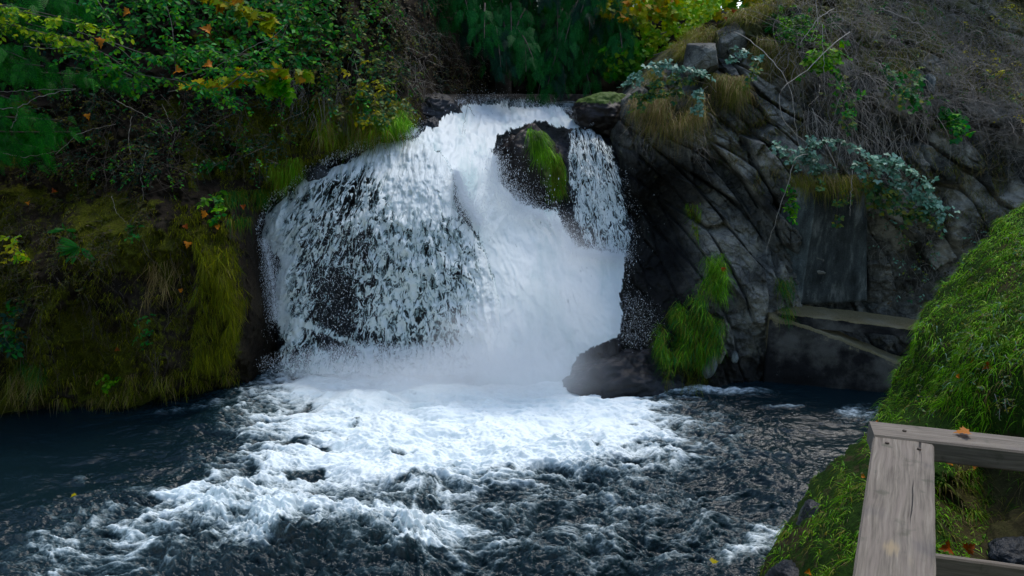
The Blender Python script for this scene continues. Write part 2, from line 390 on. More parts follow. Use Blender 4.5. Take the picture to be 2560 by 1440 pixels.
# -- grassy bank in the foreground right
gb_edge = interp_line([(300,2760),(440,2640),(520,2560),(640,2440),(760,2335),(800,2305),(900,2262),(1000,2228),(1050,2200),(1075,2165),(1150,2105),(1260,2000),(1330,1955),(1440,1895),(1700,1780)])
def gb_disp(p):
    x, y, z = p[..., 0], p[..., 1], p[..., 2]
    return fbm(x*1.2, y*1.2, z*1.2, 4, 61)*.55 + fbm(x*4.5, y*4.5, z*4.5, 3, 62)*.16
GB = Surf([(2560,540,9.0),(2400,720,8.6),(2300,850,8.3),(2560,700,7.8),(2450,850,7.2),(2560,900,6.6),(2250,1000,8.0),(2400,1020,6.9),(2200,1080,7.3),(2100,1200,6.6),(2000,1320,6.3),(1930,1430,6.0),
           (2200,1300,5.4),(2300,1150,6.3),(2450,1150,6.6),(2560,1100,6.2),(2450,1300,6.0),(2560,1350,5.4),(2300,1440,4.9),(2560,1500,4.6),(2000,1600,4.6),(2800,800,6.0),(2800,1200,5.0),(2700,560,8.6)], gb_disp)
rows = np.linspace(380, 1700, 300); ss = np.linspace(0, 1, 300)
e = gb_edge(rows); PX = e[:, None]+(3100-e[:, None])*ss[None]**1.3; PY = np.repeat(rows[:, None], 300, 1)
Yb = GB.Y(PX, PY); bend = np.exp(-(PX-e[:, None])/45.); 
p = P(PX, PY, Yb+bend*.55); d = GB.disp(p); p[..., 1] -= d
def drop(p):
    e = p[:, 0:1]; add = []
    for k in range(8, 0, -1):
        t = k/8; q = e.copy(); q[..., 1] += .25*t+.8*t*t; q[..., 0] += .5*t; q[..., 2] = e[..., 2]*(1-t**1.3) - 1.0*t**1.3; add.append(q)
    return np.concatenate(add+[p], 1)
mo = .75+.6*fbm(p[..., 0]*1.2, p[..., 1]*1.2, p[..., 2]*1.2, 3, 66) - .5*sm(2330, 2380, PX)*sm(1060, 1120, PY)
p = drop(p); mo = np.pad(mo, ((0, 0), (8, 0)), 'edge')
link('grassy_bank', p, gridfaces(*p.shape[:2]), M['turf'], attrs={'moss': mo, 'tint': mo*0})
tag(bpy.data.objects['grassy_bank'], 'earth of the steep grassy bank below the railing', kind='structure')
def gb_pos(px, py):
    b = np.exp(-np.maximum(px-gb_edge(py), 0)/45.)
    p = P(px, py, GB.Y(px, py)+b*.55); p[..., 1] -= GB.disp(p); return p

# ------------------------------------------------------------------ river
def blobs(px, py, lst):
    o = 0
    for cx, cy, sx, sy, a, rot in lst:
        c, s = math.cos(rad(rot)), math.sin(rad(rot)); dx, dy = px-cx, py-cy
        u = (dx*c+dy*s)/sx; v = (-dx*s+dy*c)/sy
        o = o+a*np.exp(-(u*u+v*v)**1.5)
    return o
yy = np.r_[np.geomspace(3.0, 8.6, 60)[:-1], np.geomspace(8.6, 18.6, 900), np.linspace(18.7, 21, 10)]
tx = np.r_[np.linspace(-2.6, -.74, 80)[:-1], np.linspace(-.74, .62, 1080), np.linspace(.63, 2.6, 70)]
X = tx[None]*(yy[:, None]+1.9); Y = np.repeat(yy[:, None], len(tx), 1)
px, py = pix(np.stack([X, Y, 0*X], -1))
foam = blobs(px, py, [(1130,1040,450,150,1.25,0),(1290,950,320,80,.9,0),(960,1170,380,75,.50,-4),(1400,1100,270,85,.42,8),(560,1270,300,70,.26,-14),(250,1370,320,70,.20,-10),(860,1345,300,50,.30,4),
                      (820,960,170,40,.5,0),(1500,1020,140,60,.3,20),(1250,1330,500,130,.13,0),(1640,1330,420,160,.07,-10),(1900,1370,120,40,.30,-15),(250,1430,300,50,.10,0),
                      (1800,978,130,12,.75,2),(2150,1035,70,26,.62,-8),(1960,1021,60,5,.5,0),(1750,1080,250,100,.12,0),(480,1020,130,10,.28,-8),(200,1200,20,12,.3,0)])
turb = np.clip(blobs(px, py, [(1100,1150,700,300,1.,0),(700,1400,800,200,1.,0),(1600,1350,700,200,.75,0),(1900,1120,350,130,.35,0),(300,1100,500,150,.08,0)]), 0.07, 1.1)
# flow: streaks swirl out from the plunge
w1 = fbm(X*.5, Y*.5, 0*X, 3, 71); w2 = fbm(X*.5+9, Y*.5, 0*X+4, 3, 72)
A = X+.6*w1; B = Y+.6*w2
big = fbm(A*.75, B*1.2, 0*X, 3, 73); rid = fbm(A*1.6, B*2.4, 0*X+1.5, 4, 74, True); fin = fbm(A*5, B*8, 0*X+2.5, 4, 75); fin2 = fbm(A*13, B*20, 0*X+.5, 3, 76, True)
Z = turb*(big*.40+rid*.10+fin*.07+fin2*.02)
for cx, cy, r, a in ((860,1370,2.0,.36),(300,1290,1.4,.22),(620,1290,.9,.2),(1300,1190,1.6,.16),(1500,1130,1.2,.12)):
    c = Q(cx, cy, 0); rr = np.hypot((X-c[0])/r, (Y-c[1])/(r*.45)); Z += a*np.exp(-rr**2)*(1+.5*fin)
fo = foam + .34*(rid-.35)*sm(.03, .25, foam+turb*.10)*1.0 + .42*fin*sm(.03, .3, foam+turb*.08) + .35*big*sm(.05, .4, foam)*sm(1.2, .7, foam) + .20*fin2*sm(.05,.3,foam+turb*.1)
lin = 1-np.abs(fbm(A*.9+.5*w2, B*1.5+.5*w1, 0*X+7, 3, 79))*9; fo += (.28-.10*sm(1100, 1500, px))*np.clip(lin, 0, 1)*sm(.3, .8, turb)*sm(.9, .3, foam); gap = fbm(A*1.1, B*1.8, 0*X+11, 3, 78); fo -= .8*sm(.12, .42, gap)*sm(.3, .7, foam)
# rings of foam on the crests of the standing waves
for cx, cy, r, a in ((860,1375,1.9,.4),(300,1290,1.3,.3),(600,1290,.8,.3)):
    c = Q(cx, cy, 0); rr = np.hypot((X-c[0])/r, (Y-c[1])/(r*.5)); fo += a*np.exp(-((rr-.8+.3*fin)/.22)**2)*(Y > c[1]-.3)
Z += .05*np.clip(fo, 0, 1); fo -= .30*(1-np.clip(turb*1.3, 0, 1))
M_w, nt, out = newmat('river_water'); N = NB(nt)
tc = N('TexCoord'); v = N('Mapping', Vector=tc.outputs['Object'], Scale=(.8, 1.9, 1.)).outputs[0]
at = N('Attribute', {'attribute_name': 'foam'}).outputs['Fac']
n1 = N('TexNoise', Vector=v, Scale=5., Detail=8., Roughness=.66)
n2 = N('TexNoise', Vector=v, Scale=17., Detail=5., Roughness=.75)
f = N.math('ADD', at, N.math('MULTIPLY_ADD', n1.outputs['Fac'], 1.1, -.55))
f = N.math('ADD', f, N.math('MULTIPLY_ADD', n2.outputs['Fac'], 1.1, -.54))
ff = N.math('MULTIPLY', N.sstep(f, .08, .76), N.math('ADD', .36, N.math('MULTIPLY', N.sstep(at, .22, .75), .70)))
foamc = N.mix(N.math('MULTIPLY', N.sstep(f, .2, .95), N.math('ADD', .42, N.math('MULTIPLY', N.sstep(at, .35, 1.), .58))), (.03,.10,.118), (.80,.88,.88))
pw = N('BsdfPrincipled', Base_Color=(.004,.014,.018,1), Roughness=.2, IOR=1.33)
pf = N('BsdfPrincipled', Base_Color=foamc, Roughness=.6)
b1 = N('Bump', Strength=.45, Distance=.04, Height=n1.outputs['Fac']); b2 = N('Bump', Strength=.4, Distance=.015, Height=n2.outputs['Fac'], Normal=b1.outputs[0])
nt.links.new(b2.outputs[0], pw.inputs['Normal']); nt.links.new(b2.outputs[0], pf.inputs['Normal'])
mx = N('MixShader', _0=ff, _1=pw.outputs[0], _2=pf.outputs[0]); nt.links.new(mx.outputs[0], out.inputs[0])
link('river', np.stack([X, Y, Z], -1), gridfaces(*X.shape), M_w, attrs={'foam': fo})
tag(bpy.data.objects['river'], 'dark churning pool with white foam below the waterfall', kind='structure')
# upstream water above the lip
xs = np.linspace(1050, 1470, 120)
yy = np.linspace(23.2, 29.5, 90); p = np.zeros((90, 120, 3))
for i, y_ in enumerate(yy):
    p[i, :, 0] = (xs-1280)/F*26; p[i, :, 1] = y_
p[..., 2] = 6.04-.35*np.clip(24.3-p[..., 1], 0, 2)**1.5+fbm(p[..., 0]*1.2, p[..., 1]*.8, p[..., 2], 3, 81)*.16+fbm(p[..., 0]*4, p[..., 1]*3, p[..., 2], 3, 82)*.06
f2 = .12+.5*fbm(p[..., 0]*2, p[..., 1]*1.5, p[..., 2], 3, 83)+.5*sm(25, 23.5, p[..., 1])
link('upper_river', p, gridfaces(90, 120), M_w, attrs={'foam': f2})
tag(bpy.data.objects['upper_river'], 'dark stream running to the lip of the waterfall', kind='structure')

# ------------------------------------------------------------------ waterfall
def inpoly(px, py, poly):
    poly = np.array(poly, float); n = len(poly); ins = np.zeros(px.shape, bool)
    for i in range(n):
        x1, y1 = poly[i]; x2, y2 = poly[(i+1) % n]
        c = ((y1 > py) != (y2 > py)) & (px < (x2-x1)*(py-y1)/((y2-y1) or 1e-9)+x1); ins ^= c
    return ins
def sdf(px, py, poly):
    poly = np.array(poly, float); d = np.full(px.shape, 1e9)
    for i in range(len(poly)):
        a = poly[i]; b = poly[(i+1) % len(poly)]; ab = b-a
        t = np.clip(((px-a[0])*ab[0]+(py-a[1])*ab[1])/(ab@ab+1e-9), 0, 1)
        d = np.minimum(d, np.hypot(px-a[0]-t*ab[0], py-a[1]-t*ab[1]))
    return np.where(inpoly(px, py, poly), d, -d)
CUR = [(640,590),(665,512),(715,478),(760,432),(830,415),(890,378),(955,348),(1070,340),(1120,390),(1140,440),(1150,520),(1215,600),(1265,780),(1230,950),(700,945),(688,860),(686,790),(676,730),(690,650)]
CHU = [(1020,350),(1068,300),(1085,310),(1130,262),(1230,246),(1255,240),(1400,238),(1432,292),(1480,318),(1440,335),(1340,310),(1250,345),(1240,380),(1250,440),(1300,500),(1400,520),(1440,610),(1570,625),(1575,662),(1562,700),(1562,800),(1555,850),(1455,890),(1435,930),(1420,990),(1150,990),(1215,880),(1225,700),(1178,570),(1142,470),(1095,390),(1010,380)]
SID = [(1415,330),(1440,300),(1490,318),(1535,362),(1562,440),(1578,540),(1594,600),(1575,640),(1470,640),(1430,560),(1412,460),(1408,380)]
def curtain(name, poly, off, cx, cy, dens_blobs, base, seed, lump, parent, mat, step=2.6, feather=18, holes=None):
    a = np.array(poly); x0, y0 = a.min(0)-25; x1, y1 = a.max(0)+15
    xs = np.arange(x0, x1, step); ys = np.arange(y0, y1, step); PX, PY = np.meshgrid(xs, ys)
    Yv = WT(PX, PY)-off; p = P(PX, PY, Yv)
    U = (PX-cx)/np.sqrt(np.maximum(PY-cy, 20))*22*.0099; V = PY*.0099
    wob = fbm(U*1.5, V*.8, 0*U, 2, seed+5)
    d = fbm(U*2.6+wob, V*.9, 0*U, 3, seed, True)*lump + fbm(U*6, V*3, 0*U, 3, seed+1)*lump*.6 + fbm(U*14, V*8, 0*U, 2, seed+2)*lump*.25
    s = sdf(PX, PY, poly)+14*fbm(PX/40, PY/40, 0*PX, 3, seed+3)
    dens = (base+blobs(PX, PY, dens_blobs))*1.0
    dens = np.clip(dens, 0, 1.1) - .9*(1-sm(-4, feather, s))
    top = sm(430, 300, PY); d = d*(1+1.6*top)+top*.22*fbm(p[..., 0]*2.2, p[..., 2]*2.5, 0*U, 3, seed+9)
    p[..., 1] -= d*sm(0, 40, s); p[..., 2] += top*.16*fbm(p[..., 0]*3, p[..., 1]*3, 0*U, 3, seed+11)*sm(-10, 30, s)
    keep = s > -24
    if holes is not None: keep &= ~holes(PX, PY)
    fc = gridfaces(*PX.shape, keep=keep)
    used = np.unique(fc); rm = np.full(PX.size, -1); rm[used] = np.arange(len(used))
    return link(name, p.reshape(-1, 3)[used], rm[fc], mat, parent, attrs={'dens': dens.ravel()[used]}, uv=np.stack([U, V], -1).reshape(-1, 2)[used])
def water_mat(name, vs, vstretch, soft, white=(.88,.95,.94), gap=(.34,.52,.54), seed=0., bump=.7, tone=0.):
    m, nt, out = newmat(name); N = NB(nt)
    uv = N('Attribute', {'attribute_name': 'flow'}).outputs['Vector']
    mp = N('Mapping', Vector=uv, Location=(seed, seed*.7, 0), Scale=(1., vstretch, 1.)).outputs[0]
    nw = N('TexNoise', Vector=mp, Scale=5., Detail=3.)
    wv = N('VectorMath', {'operation': 'MULTIPLY_ADD'}, _0=nw.outputs['Color'], _1=(.30,.30,0), _2=mp).outputs[0]
    vo = N('TexVoronoi', {'feature': 'DISTANCE_TO_EDGE'}, Vector=wv, Scale=float(vs), Randomness=1.)
    vo2 = N('TexVoronoi', {'feature': 'DISTANCE_TO_EDGE'}, Vector=wv, Scale=float(vs*2.3), Randomness=1.)
    no = N('TexNoise', Vector=mp, Scale=3.2, Detail=6., Roughness=.65)
    nf = N('TexNoise', Vector=wv, Scale=vs*3., Detail=4., Roughness=.75)
    nr1 = N('TexNoise', Vector=wv, Scale=vs*.85, Detail=3., Roughness=.55, Distortion=.8)
    lace = N.math('SUBTRACT', 1., N.math('MULTIPLY', N.math('ABSOLUTE', N.math('SUBTRACT', nr1.outputs['Fac'], .5)), 9.), clamp=True)
    lace2 = N.math('SUBTRACT', 1., N.math('MULTIPLY', vo2.outputs['Distance'], 3.2), clamp=True)
    n = N.math('MULTIPLY', lace, .44); n = N.math('ADD', n, N.math('MULTIPLY', lace2, .20))
    n = N.math('ADD', n, N.math('MULTIPLY_ADD', no.outputs['Fac'], .9, -.27)); n = N.math('ADD', n, N.math('MULTIPLY_ADD', nf.outputs['Fac'], .75, -.29))
    de = N('Attribute', {'attribute_name': 'dens'}).outputs['Fac']
    x = N.math('ADD', n, N.math('MULTIPLY_ADD', de, 1.5, -1.05))
    al = N.sstep(x, .36, .36+soft)
    c = N.mix(N.sstep(x, .38, .72), gap, white)
    if tone: c = N.mix(N.math('MULTIPLY', N.sstep(N('TexNoise', Vector=wv, Scale=1.1, Detail=5., Roughness=.6).outputs['Fac'], .48, .68), tone), c, (.42,.62,.62))
    d = N('BsdfPrincipled', Base_Color=c, Roughness=.55); t = N('BsdfTranslucent', Color=c)
    bp = N('Bump', Strength=bump, Distance=.05, Height=x); nt.links.new(bp.outputs[0], d.inputs['Normal'])
    ms = N('MixShader', _0=.25, _1=d.outputs[0], _2=t.outputs[0]); tr = N('BsdfTransparent')
    mx = N('MixShader', _0=al, _1=tr.outputs[0], _2=ms.outputs[0]); nt.links.new(mx.outputs[0], out.inputs[0]); return m
wf = empty('waterfall', P(1150, 930, 17.6), 'wide white waterfall pouring in lacy curtains over black rock', 'waterfall')
wf.location.z = 0
darks = [(850,640,110,150,-.16,10),(835,780,75,95,-.26,0),(1000,800,130,90,-.04,0),(1080,680,110,140,-.03,0),(1110,850,60,40,-.03,0),(880,480,90,40,-.16,-15),(760,880,110,50,-.16,0),(1150,480,22,60,-.45,-15),(920,850,120,40,-.14,0),(1140,690,50,60,-.08,0)]
lights = [(1060,400,140,80,.7,35),(1100,430,40,40,.2,0),(1040,480,70,60,.2,0),(700,700,30,130,.15,0),(1225,800,45,170,.30,0),(820,430,80,15,.2,-20),(820,830,120,9,.35,22),(800,900,18,60,.2,-10)]
m1 = water_mat('curtain_water', 6.4, .44, .25); m1b = water_mat('curtain_water_back', 8., .45, .18, seed=3.7)
m2 = water_mat('chute_water', 4.5, .4, .35, seed=1.3, bump=.12, tone=.75); m3 = water_mat('side_water', 13., .36, .3, seed=8.1)
curtain('curtain', CUR, .42, 1080, 190, darks+lights, .745, 101, .19, wf, m1)
curtain('curtain', CUR, .12, 1080, 190, darks+lights, .57, 111, .12, wf, m1b)
curtain('chute', CHU, .40, 1180, 60, [(1380,560,60,30,-.15,0),(1430,720,50,90,-.14,20),(1310,258,100,14,-.50,0),(1170,330,40,14,-.16,20),(1210,285,50,10,-.2,-10)], 1.04, 121, .065, wf, m2, feather=20)
curtain('side_fall', SID, .35, 1380, 150, [(1490,480,40,120,.1,-10)], .66, 131, .10, wf, m3, feather=16)
curtain('side_fall', SID, .10, 1380, 150, [(1490,480,40,120,.1,-10)], .60, 141, .10, wf, m3, feather=16)
# spray: tens of thousands of real droplets
def droplets(n, sampler, smin, smax):
    px, py, Y = sampler(n); c = P(px, py, Y); n = len(c)
    s = .55*(smin+(smax-smin)*R.rand(n)**2.5)
    T = np.array([[1,1,1],[1,-1,-1],[-1,1,-1],[-1,-1,1]])*.6
    V = c[:, None]+T[None]*s[:, None, None]*np.array([1, 1, 2.6])*(1+.3*R.randn(n, 1, 1))
    F_ = np.array([[0,1,2],[0,3,1],[0,2,3],[1,3,2]])[None]+(np.arange(n)*4)[:, None, None]
    return V.reshape(-1, 3), F_.reshape(-1, 3)
mdrop, nt, out = newmat('spray_drops'); N = NB(nt)
p_ = N('BsdfPrincipled', Base_Color=(.85,.89,.93,1), Roughness=.5); t_ = N('BsdfTranslucent', Color=(.85,.9,.93,1))
mx = N('MixShader', _0=.4, _1=p_.outputs[0], _2=t_.outputs[0]); nt.links.new(mx.outputs[0], out.inputs[0])
V_, F_ = [], []; nb = 0
def add_drops(n, sampler, a, b):
    global nb; n = int(n*2.6)
    v, f = droplets(n, sampler, a, b); V_.append(v); F_.append(f+nb); nb += len(v)
def edge_sampler(pts, spread, up=.0, near=.7):
    pts = np.array(pts, float)
    def f(n):
        L = np.hypot(*np.diff(pts, axis=0).T); cum = np.r_[0, np.cumsum(L)]; t = R.rand(n)*cum[-1]
        x = np.interp(t, cum, pts[:, 0]); y = np.interp(t, cum, pts[:, 1])
        clump = .3+4.*np.abs(vnoise(t/18, 0*t, 0*t, 7))**1.3
        r = np.abs(R.randn(n))*spread*clump; a = R.rand(n)*2*np.pi
        x = x+r*np.cos(a); y = y+r*np.sin(a)-up*R.rand(n)
        return x, y, WT(x, y)-.2-near*R.rand(n)
    return f
def area_sampler(x0, x1, y0, y1, near=.7):
    def f(n):
        r = np.sqrt(R.rand(n))*(.75+.5*R.rand(n)); a = R.rand(n)*6.283; x = (x0+x1)/2+(x1-x0)/2*r*np.cos(a); y = (y0+y1)/2+(y1-y0)/2*r*np.sin(a)
        return x, y, WT(x, y)-.3-near*R.rand(n)
    return f
add_drops(1500, edge_sampler([(640,590),(665,512),(715,478),(760,432),(890,378),(955,348),(1060,335)], 26, 20), .006, .016)
add_drops(4000, edge_sampler([(690,800),(680,700),(660,600)], 34), .005, .013)
add_drops(3500, edge_sampler([(860,370),(960,345),(1040,335)], 14, 12), .005, .014)
add_drops(13000, edge_sampler([(1235,390),(1245,470),(1310,520),(1390,560),(1440,630),(1560,640)], 30), .006, .016)
add_drops(7000, edge_sampler([(1140,430),(1160,500),(1200,560)], 14), .006, .016)
add_drops(300, edge_sampler([(1565,430),(1585,600),(1575,660),(1562,800)], 24), .005, .013)
add_drops(1500, area_sampler(720, 1000, 520, 900), .006, .016)
add_drops(900, area_sampler(1530, 1650, 740, 870, 1.2), .004, .010)
add_drops(16000, area_sampler(700, 1300, 860, 960, 1.0), .005, .014)
add_drops(900, edge_sampler([(1130,262),(1230,250),(1420,280),(1480,312)], 14, 10), .006, .016)
sp = link('spray', np.concatenate(V_), np.concatenate(F_), mdrop, wf, smooth=False); tag(sp, kind='stuff')
# mist hanging where the chute strikes the pool
mm, nt, out = newmat('mist_air'); N = NB(nt)
tc = N('TexCoord'); ln = N('VectorMath', {'operation': 'LENGTH'}, _0=tc.outputs['Object']).outputs['Value']
no = N('TexNoise', Vector=tc.outputs['Object'], Scale=2.2, Detail=3.)
dn = N.math('MULTIPLY', N.sstep(N.math('ADD', ln, N.math('MULTIPLY_ADD', no.outputs['Fac'], .5, -.25)), 1., .1), .85)
pv = N('VolumePrincipled', Color=(.95,.97,1,1), Density=dn, Anisotropy=.1); nt.links.new(pv.outputs[0], out.inputs['Volume'])
bm = __import__('bmesh').new(); __import__('bmesh').ops.create_icosphere(bm, subdivisions=3, radius=1.); me = bpy.data.meshes.new('mist'); bm.to_mesh(me); bm.free(); me.materials.append(mm)
for c_, r_ in ((P(1290, 880, 16.3), (2.5, 1.3, 1.7)), (P(1400, 720, 17.2), (1.5, 1.0, 1.9)), (P(1120, 945, 15.9), (4.2, 1.1, .75))):
    mo_ = bpy.data.objects.new('mist', me); COL.objects.link(mo_); mo_.location = [float(v) for v in c_]; mo_.scale = r_; tag(mo_, kind='stuff')
scene.cycles.volume_step_rate = 2.; scene.cycles.volume_max_steps = 64
#MARK_OBJECTS
# ------------------------------------------------------------------ plant tools
def norm(v): return v/np.maximum(np.linalg.norm(v, axis=-1, keepdims=True), 1e-9)
def tubes(L, r0, r1=None, k=3):
    """L: (n,m,3) polylines, radii from r0 to r1"""
    L = np.asarray(L, float); n, m, _ = L.shape
    r0 = np.broadcast_to(r0, (n,)); r1 = r0*.35 if r1 is None else np.broadcast_to(r1, (n,))
    T = norm(np.gradient(L, axis=1)); ref = np.where(np.abs(T[..., 2:3]) > .9, [1., 0, 0], [0, 0, 1.])
    A = norm(np.cross(T, ref)); B = np.cross(T, A)
    r = r0[:, None]+(r1-r0)[:, None]*np.linspace(0, 1, m)[None]
    an = np.arange(k)*2*np.pi/k
    V = L[:, :, None]+r[..., None, None]*(A[:, :, None]*np.cos(an)[None, None, :, None]+B[:, :, None]*np.sin(an)[None, None, :, None])
    i = np.arange(n*m*k).reshape(n, m, k); a = i[:, :-1]; b = i[:, 1:]
    Fq = np.stack([a, np.roll(a, -1, 2), np.roll(b, -1, 2), b], -1).reshape(-1, 4)
    return V.reshape(-1, 3), Fq
def ribbons(base, d, L, w, droop=.5, seg=4, side=None):
    n = len(base); d = norm(d); L = np.broadcast_to(L, (n,)); w = np.broadcast_to(w, (n,)); droop = np.broadcast_to(droop, (n,))
    t = np.linspace(0, 1, seg+1)
    C = base[:, None]+d[:, None]*(L[:, None]*t)[..., None]
    C[..., 2] -= (droop*L)[:, None]*t[None]**2
    if side is None:
        a = R.rand(n)*6.28; side = np.stack([np.cos(a), np.sin(a)*.5, 0*a], -1)
    ww = (w[:, None]*(1-t[None]**1.6*.95))[..., None]*.5
    V = np.stack([C-side[:, None]*ww, C+side[:, None]*ww], 2)
    i = np.arange(n*(seg+1)*2).reshape(n, seg+1, 2)
    Fq = np.stack([i[:, :-1, 0], i[:, :-1, 1], i[:, 1:, 1], i[:, 1:, 0]], -1).reshape(-1, 4)
    return V.reshape(-1, 3), Fq
def tm(v, f): return np.array(v, float), np.array(f)
T_oval = tm([(0,0,0),(.22,.25,.05),(.27,.55,.07),(0,1,-.05),(-.27,.55,.07),(-.22,.25,.05),(0,.5,-.02)], [(0,1,6,5),(1,2,3,6),(5,6,3,4)])
def _maple():
    pts = [(0,0),(.16,.02),(.42,-.06),(.36,.12),(.62,.30),(.42,.34),(.46,.52),(.22,.46),(.26,.72),(.12,.70),(0,1.0)]
    r = pts+[(-x, y) for x, y in pts[-2:0:-1]]
    v = [(x, y, .10*abs(x)-.08*y*y) for x, y in r]+[(0, .32, -.03)]
    c = len(v)-1; n = len(r)
    return np.array(v, float), np.array([(c, i, (i+1) % n, (i+1) % n) for i in range(n)])
def _tri():
    v, f = T_oval; V = []; Fc = []
    for a, s in ((0, 1.), (68, .85), (-68, .85)):
        c, s_ = math.cos(rad(a)), math.sin(rad(a)); q = v*s
        q = np.stack([q[:, 0]*c*1.25+q[:, 1]*s_, -q[:, 0]*1.25*s_+q[:, 1]*c, q[:, 2]-.02*abs(a)/60], -1); Fc.append(f+len(V)*7); V.append(q*.62+np.array([0, .25, 0]))
    return np.concatenate(V), np.concatenate(Fc)
def _frond(n=10, w=.34, lobes=True):
    V = [(0,0,0),(.008,0,0),(.006,1,-.22),(-.006,1,-.22)]; Fc = [(0,1,2,3)]
    for i in range(n):
        t = .12+.85*i/n; L = w*math.sin(math.pi*min(1, .25+.75*(1-t)*1.05))*(1.05-t*.75)+.03
        for sx in (-1, 1):
            z = -.22*t*t; b = len(V); dt = .045
            V += [(0,t-dt,z),(sx*L*.55,t+.02-dt*.4,z+.015),(sx*L,t+.11,z-.05),(sx*L*.5,t+.02+dt*1.3,z+.0)]
            Fc.append((b, b+1, b+2, b+3))
    return np.array(V, float), np.array(Fc)
def _spray():
    # flat cedar spray: an axis with side sprays that are themselves toothed
    V = []; Fc = []
    for i in range(10):
        t = .05+.92*i/10; L = .26*(1-t)**.8+.04
        for sx in (-1, 1):
            z = -.30*t*t
            for k in range(3):
                a0 = k/3; b = len(V); l0, l1 = L*a0, L*(a0+.42)
                hw = .026*(1-a0*.4)
                V += [(sx*l0, t+l0*.75-hw*.2, z-.25*l0*l0), (sx*(l0+l1)*.5+sx*hw*.4, t+(l0+l1)*.375-hw, z-.3*l1*l0), (sx*l1, t+l1*.8, z-.45*l1*l1), (sx*(l0+l1)*.5-sx*hw*.6, t+(l0+l1)*.375+hw*1.2, z-.3*l1*l0)]
                Fc.append((b, b+1, b+2, b+3))
    b = len(V); V += [(-.02,0,0),(.02,0,0),(.015,1.02,-.33),(-.015,1.02,-.33)]; Fc.append((b,b+1,b+2,b+3))
    return np.array(V, float), np.array(Fc)
T_maple = _maple(); T_tri = _tri(); T_fern = _frond(18, .20); T_spray = _spray()
def place(T, pos, axis, nrm, size):
    v, f = T; n = len(pos); a = norm(axis); x = norm(np.cross(a, nrm)); z = np.cross(x, a)
    size = np.broadcast_to(size, (n,))
    V = pos[:, None]+size[:, None, None]*(v[None, :, 0:1]*x[:, None]+v[None, :, 1:2]*a[:, None]+v[None, :, 2:3]*z[:, None])
    Fc = f[None]+(np.arange(n)*len(v))[:, None, None]
    return V.reshape(-1, 3), Fc.reshape(-1, f.shape[1])
class Acc:
    def __init__(s): s.V = []; s.F = []; s.M = []; s.n = 0
    def add(s, vf, m=0):
        v, f = vf
        if len(v) == 0: return
        s.V.append(v); s.F.append(f+s.n); s.M.append(np.full(len(f), m)); s.n += len(v)
    def build(s, name, mats, parent=None, smooth=True):
        V = np.concatenate(s.V); Fc = np.concatenate(s.F); mi = np.concatenate(s.M)
        tri = Fc[:, 2] == Fc[:, 3]
        if tri.any():   # degenerate quads of the leaf fans become triangles
            fl = [f[:3] if t else f for f, t in zip(Fc, tri)]
            me_faces = fl
            me = bpy.data.meshes.new(name); loc = np.array(parent.location) if parent is not None else np.zeros(3)
            V = (V-loc).astype(np.float32); cnt = np.where(tri, 3, 4); tot = cnt.sum()
            me.vertices.add(len(V)); me.vertices.foreach_set('co', V.ravel())
            me.loops.add(int(tot)); me.loops.foreach_set('vertex_index', np.concatenate(fl).astype(np.int32))
            me.polygons.add(len(Fc)); me.polygons.foreach_set('loop_start', np.r_[0, np.cumsum(cnt)[:-1]].astype(np.int32))
            me.update(calc_edges=True)
            for m in mats: me.materials.append(m)
            me.polygons.foreach_set('material_index', mi.astype(np.int32)); me.polygons.foreach_set('use_smooth', np.full(len(Fc), smooth))
            me.validate(); me.update(); o = bpy.data.objects.new(name, me); COL.objects.link(o)
            if parent is not None: o.parent = parent
            return o
        return link(name, V, Fc, None, parent, smooth, mats=mats, midx=mi)
def rv(n, sx=1., sy=1., sz=1.): return R.randn(n, 3)*np.array([sx, sy, sz])
def sprigs(leaf, stem, root, d, L, nleaf, T, size, droop=.4, wig=.12, mi=0, up=(0, -.7, .8), rstem=.004, spread=.9, t0=.15):
    n = len(root); d = norm(d); L = np.broadcast_to(L, (n,)).astype(float)
    m = 6; t = np.linspace(0, 1, m); w = rv(n)*wig
    C = root[:, None]+(d*L[:, None])[:, None]*t[None, :, None]+w[:, None]*(L[:, None]*np.sin(t*3.)[None])[..., None]
    C[..., 2] -= (droop*L)[:, None]*t[None]**2
    if stem is not None: stem.add(tubes(C, rstem*(.6+.8*R.rand(n)), rstem*.3))
    tl = t0+(1-t0)*(np.arange(nleaf)+R.rand(n, nleaf)*.7)/nleaf; tl = np.clip(tl, 0, 1)
    idx = tl*(m-1); i0 = np.clip(idx.astype(int), 0, m-2); fr = (idx-i0)[..., None]
    k = np.arange(n)[:, None]
    pos = C[k, i0]*(1-fr)+C[k, i0+1]*fr; tan = norm(C[k, i0+1]-C[k, i0])
    side = norm(np.cross(tan, np.array([0, 0, 1.])+.3*rv(n*nleaf).reshape(n, nleaf, 3)))*np.where(np.arange(nleaf) % 2, 1, -1)[None, :, None]
    ax = norm(tan*.55+side*spread+rv(n*nleaf, .3, .3, .3).reshape(n, nleaf, 3)); ax[..., 2] -= .25
    nr = np.array(up)+rv(n*nleaf, .4, .4, .4).reshape(n, nleaf, 3)
    s = size*(.6+.7*R.rand(n*nleaf))
    leaf.add(place(T, pos.reshape(-1, 3), ax.reshape(-1, 3), nr.reshape(-1, 3), s), mi)
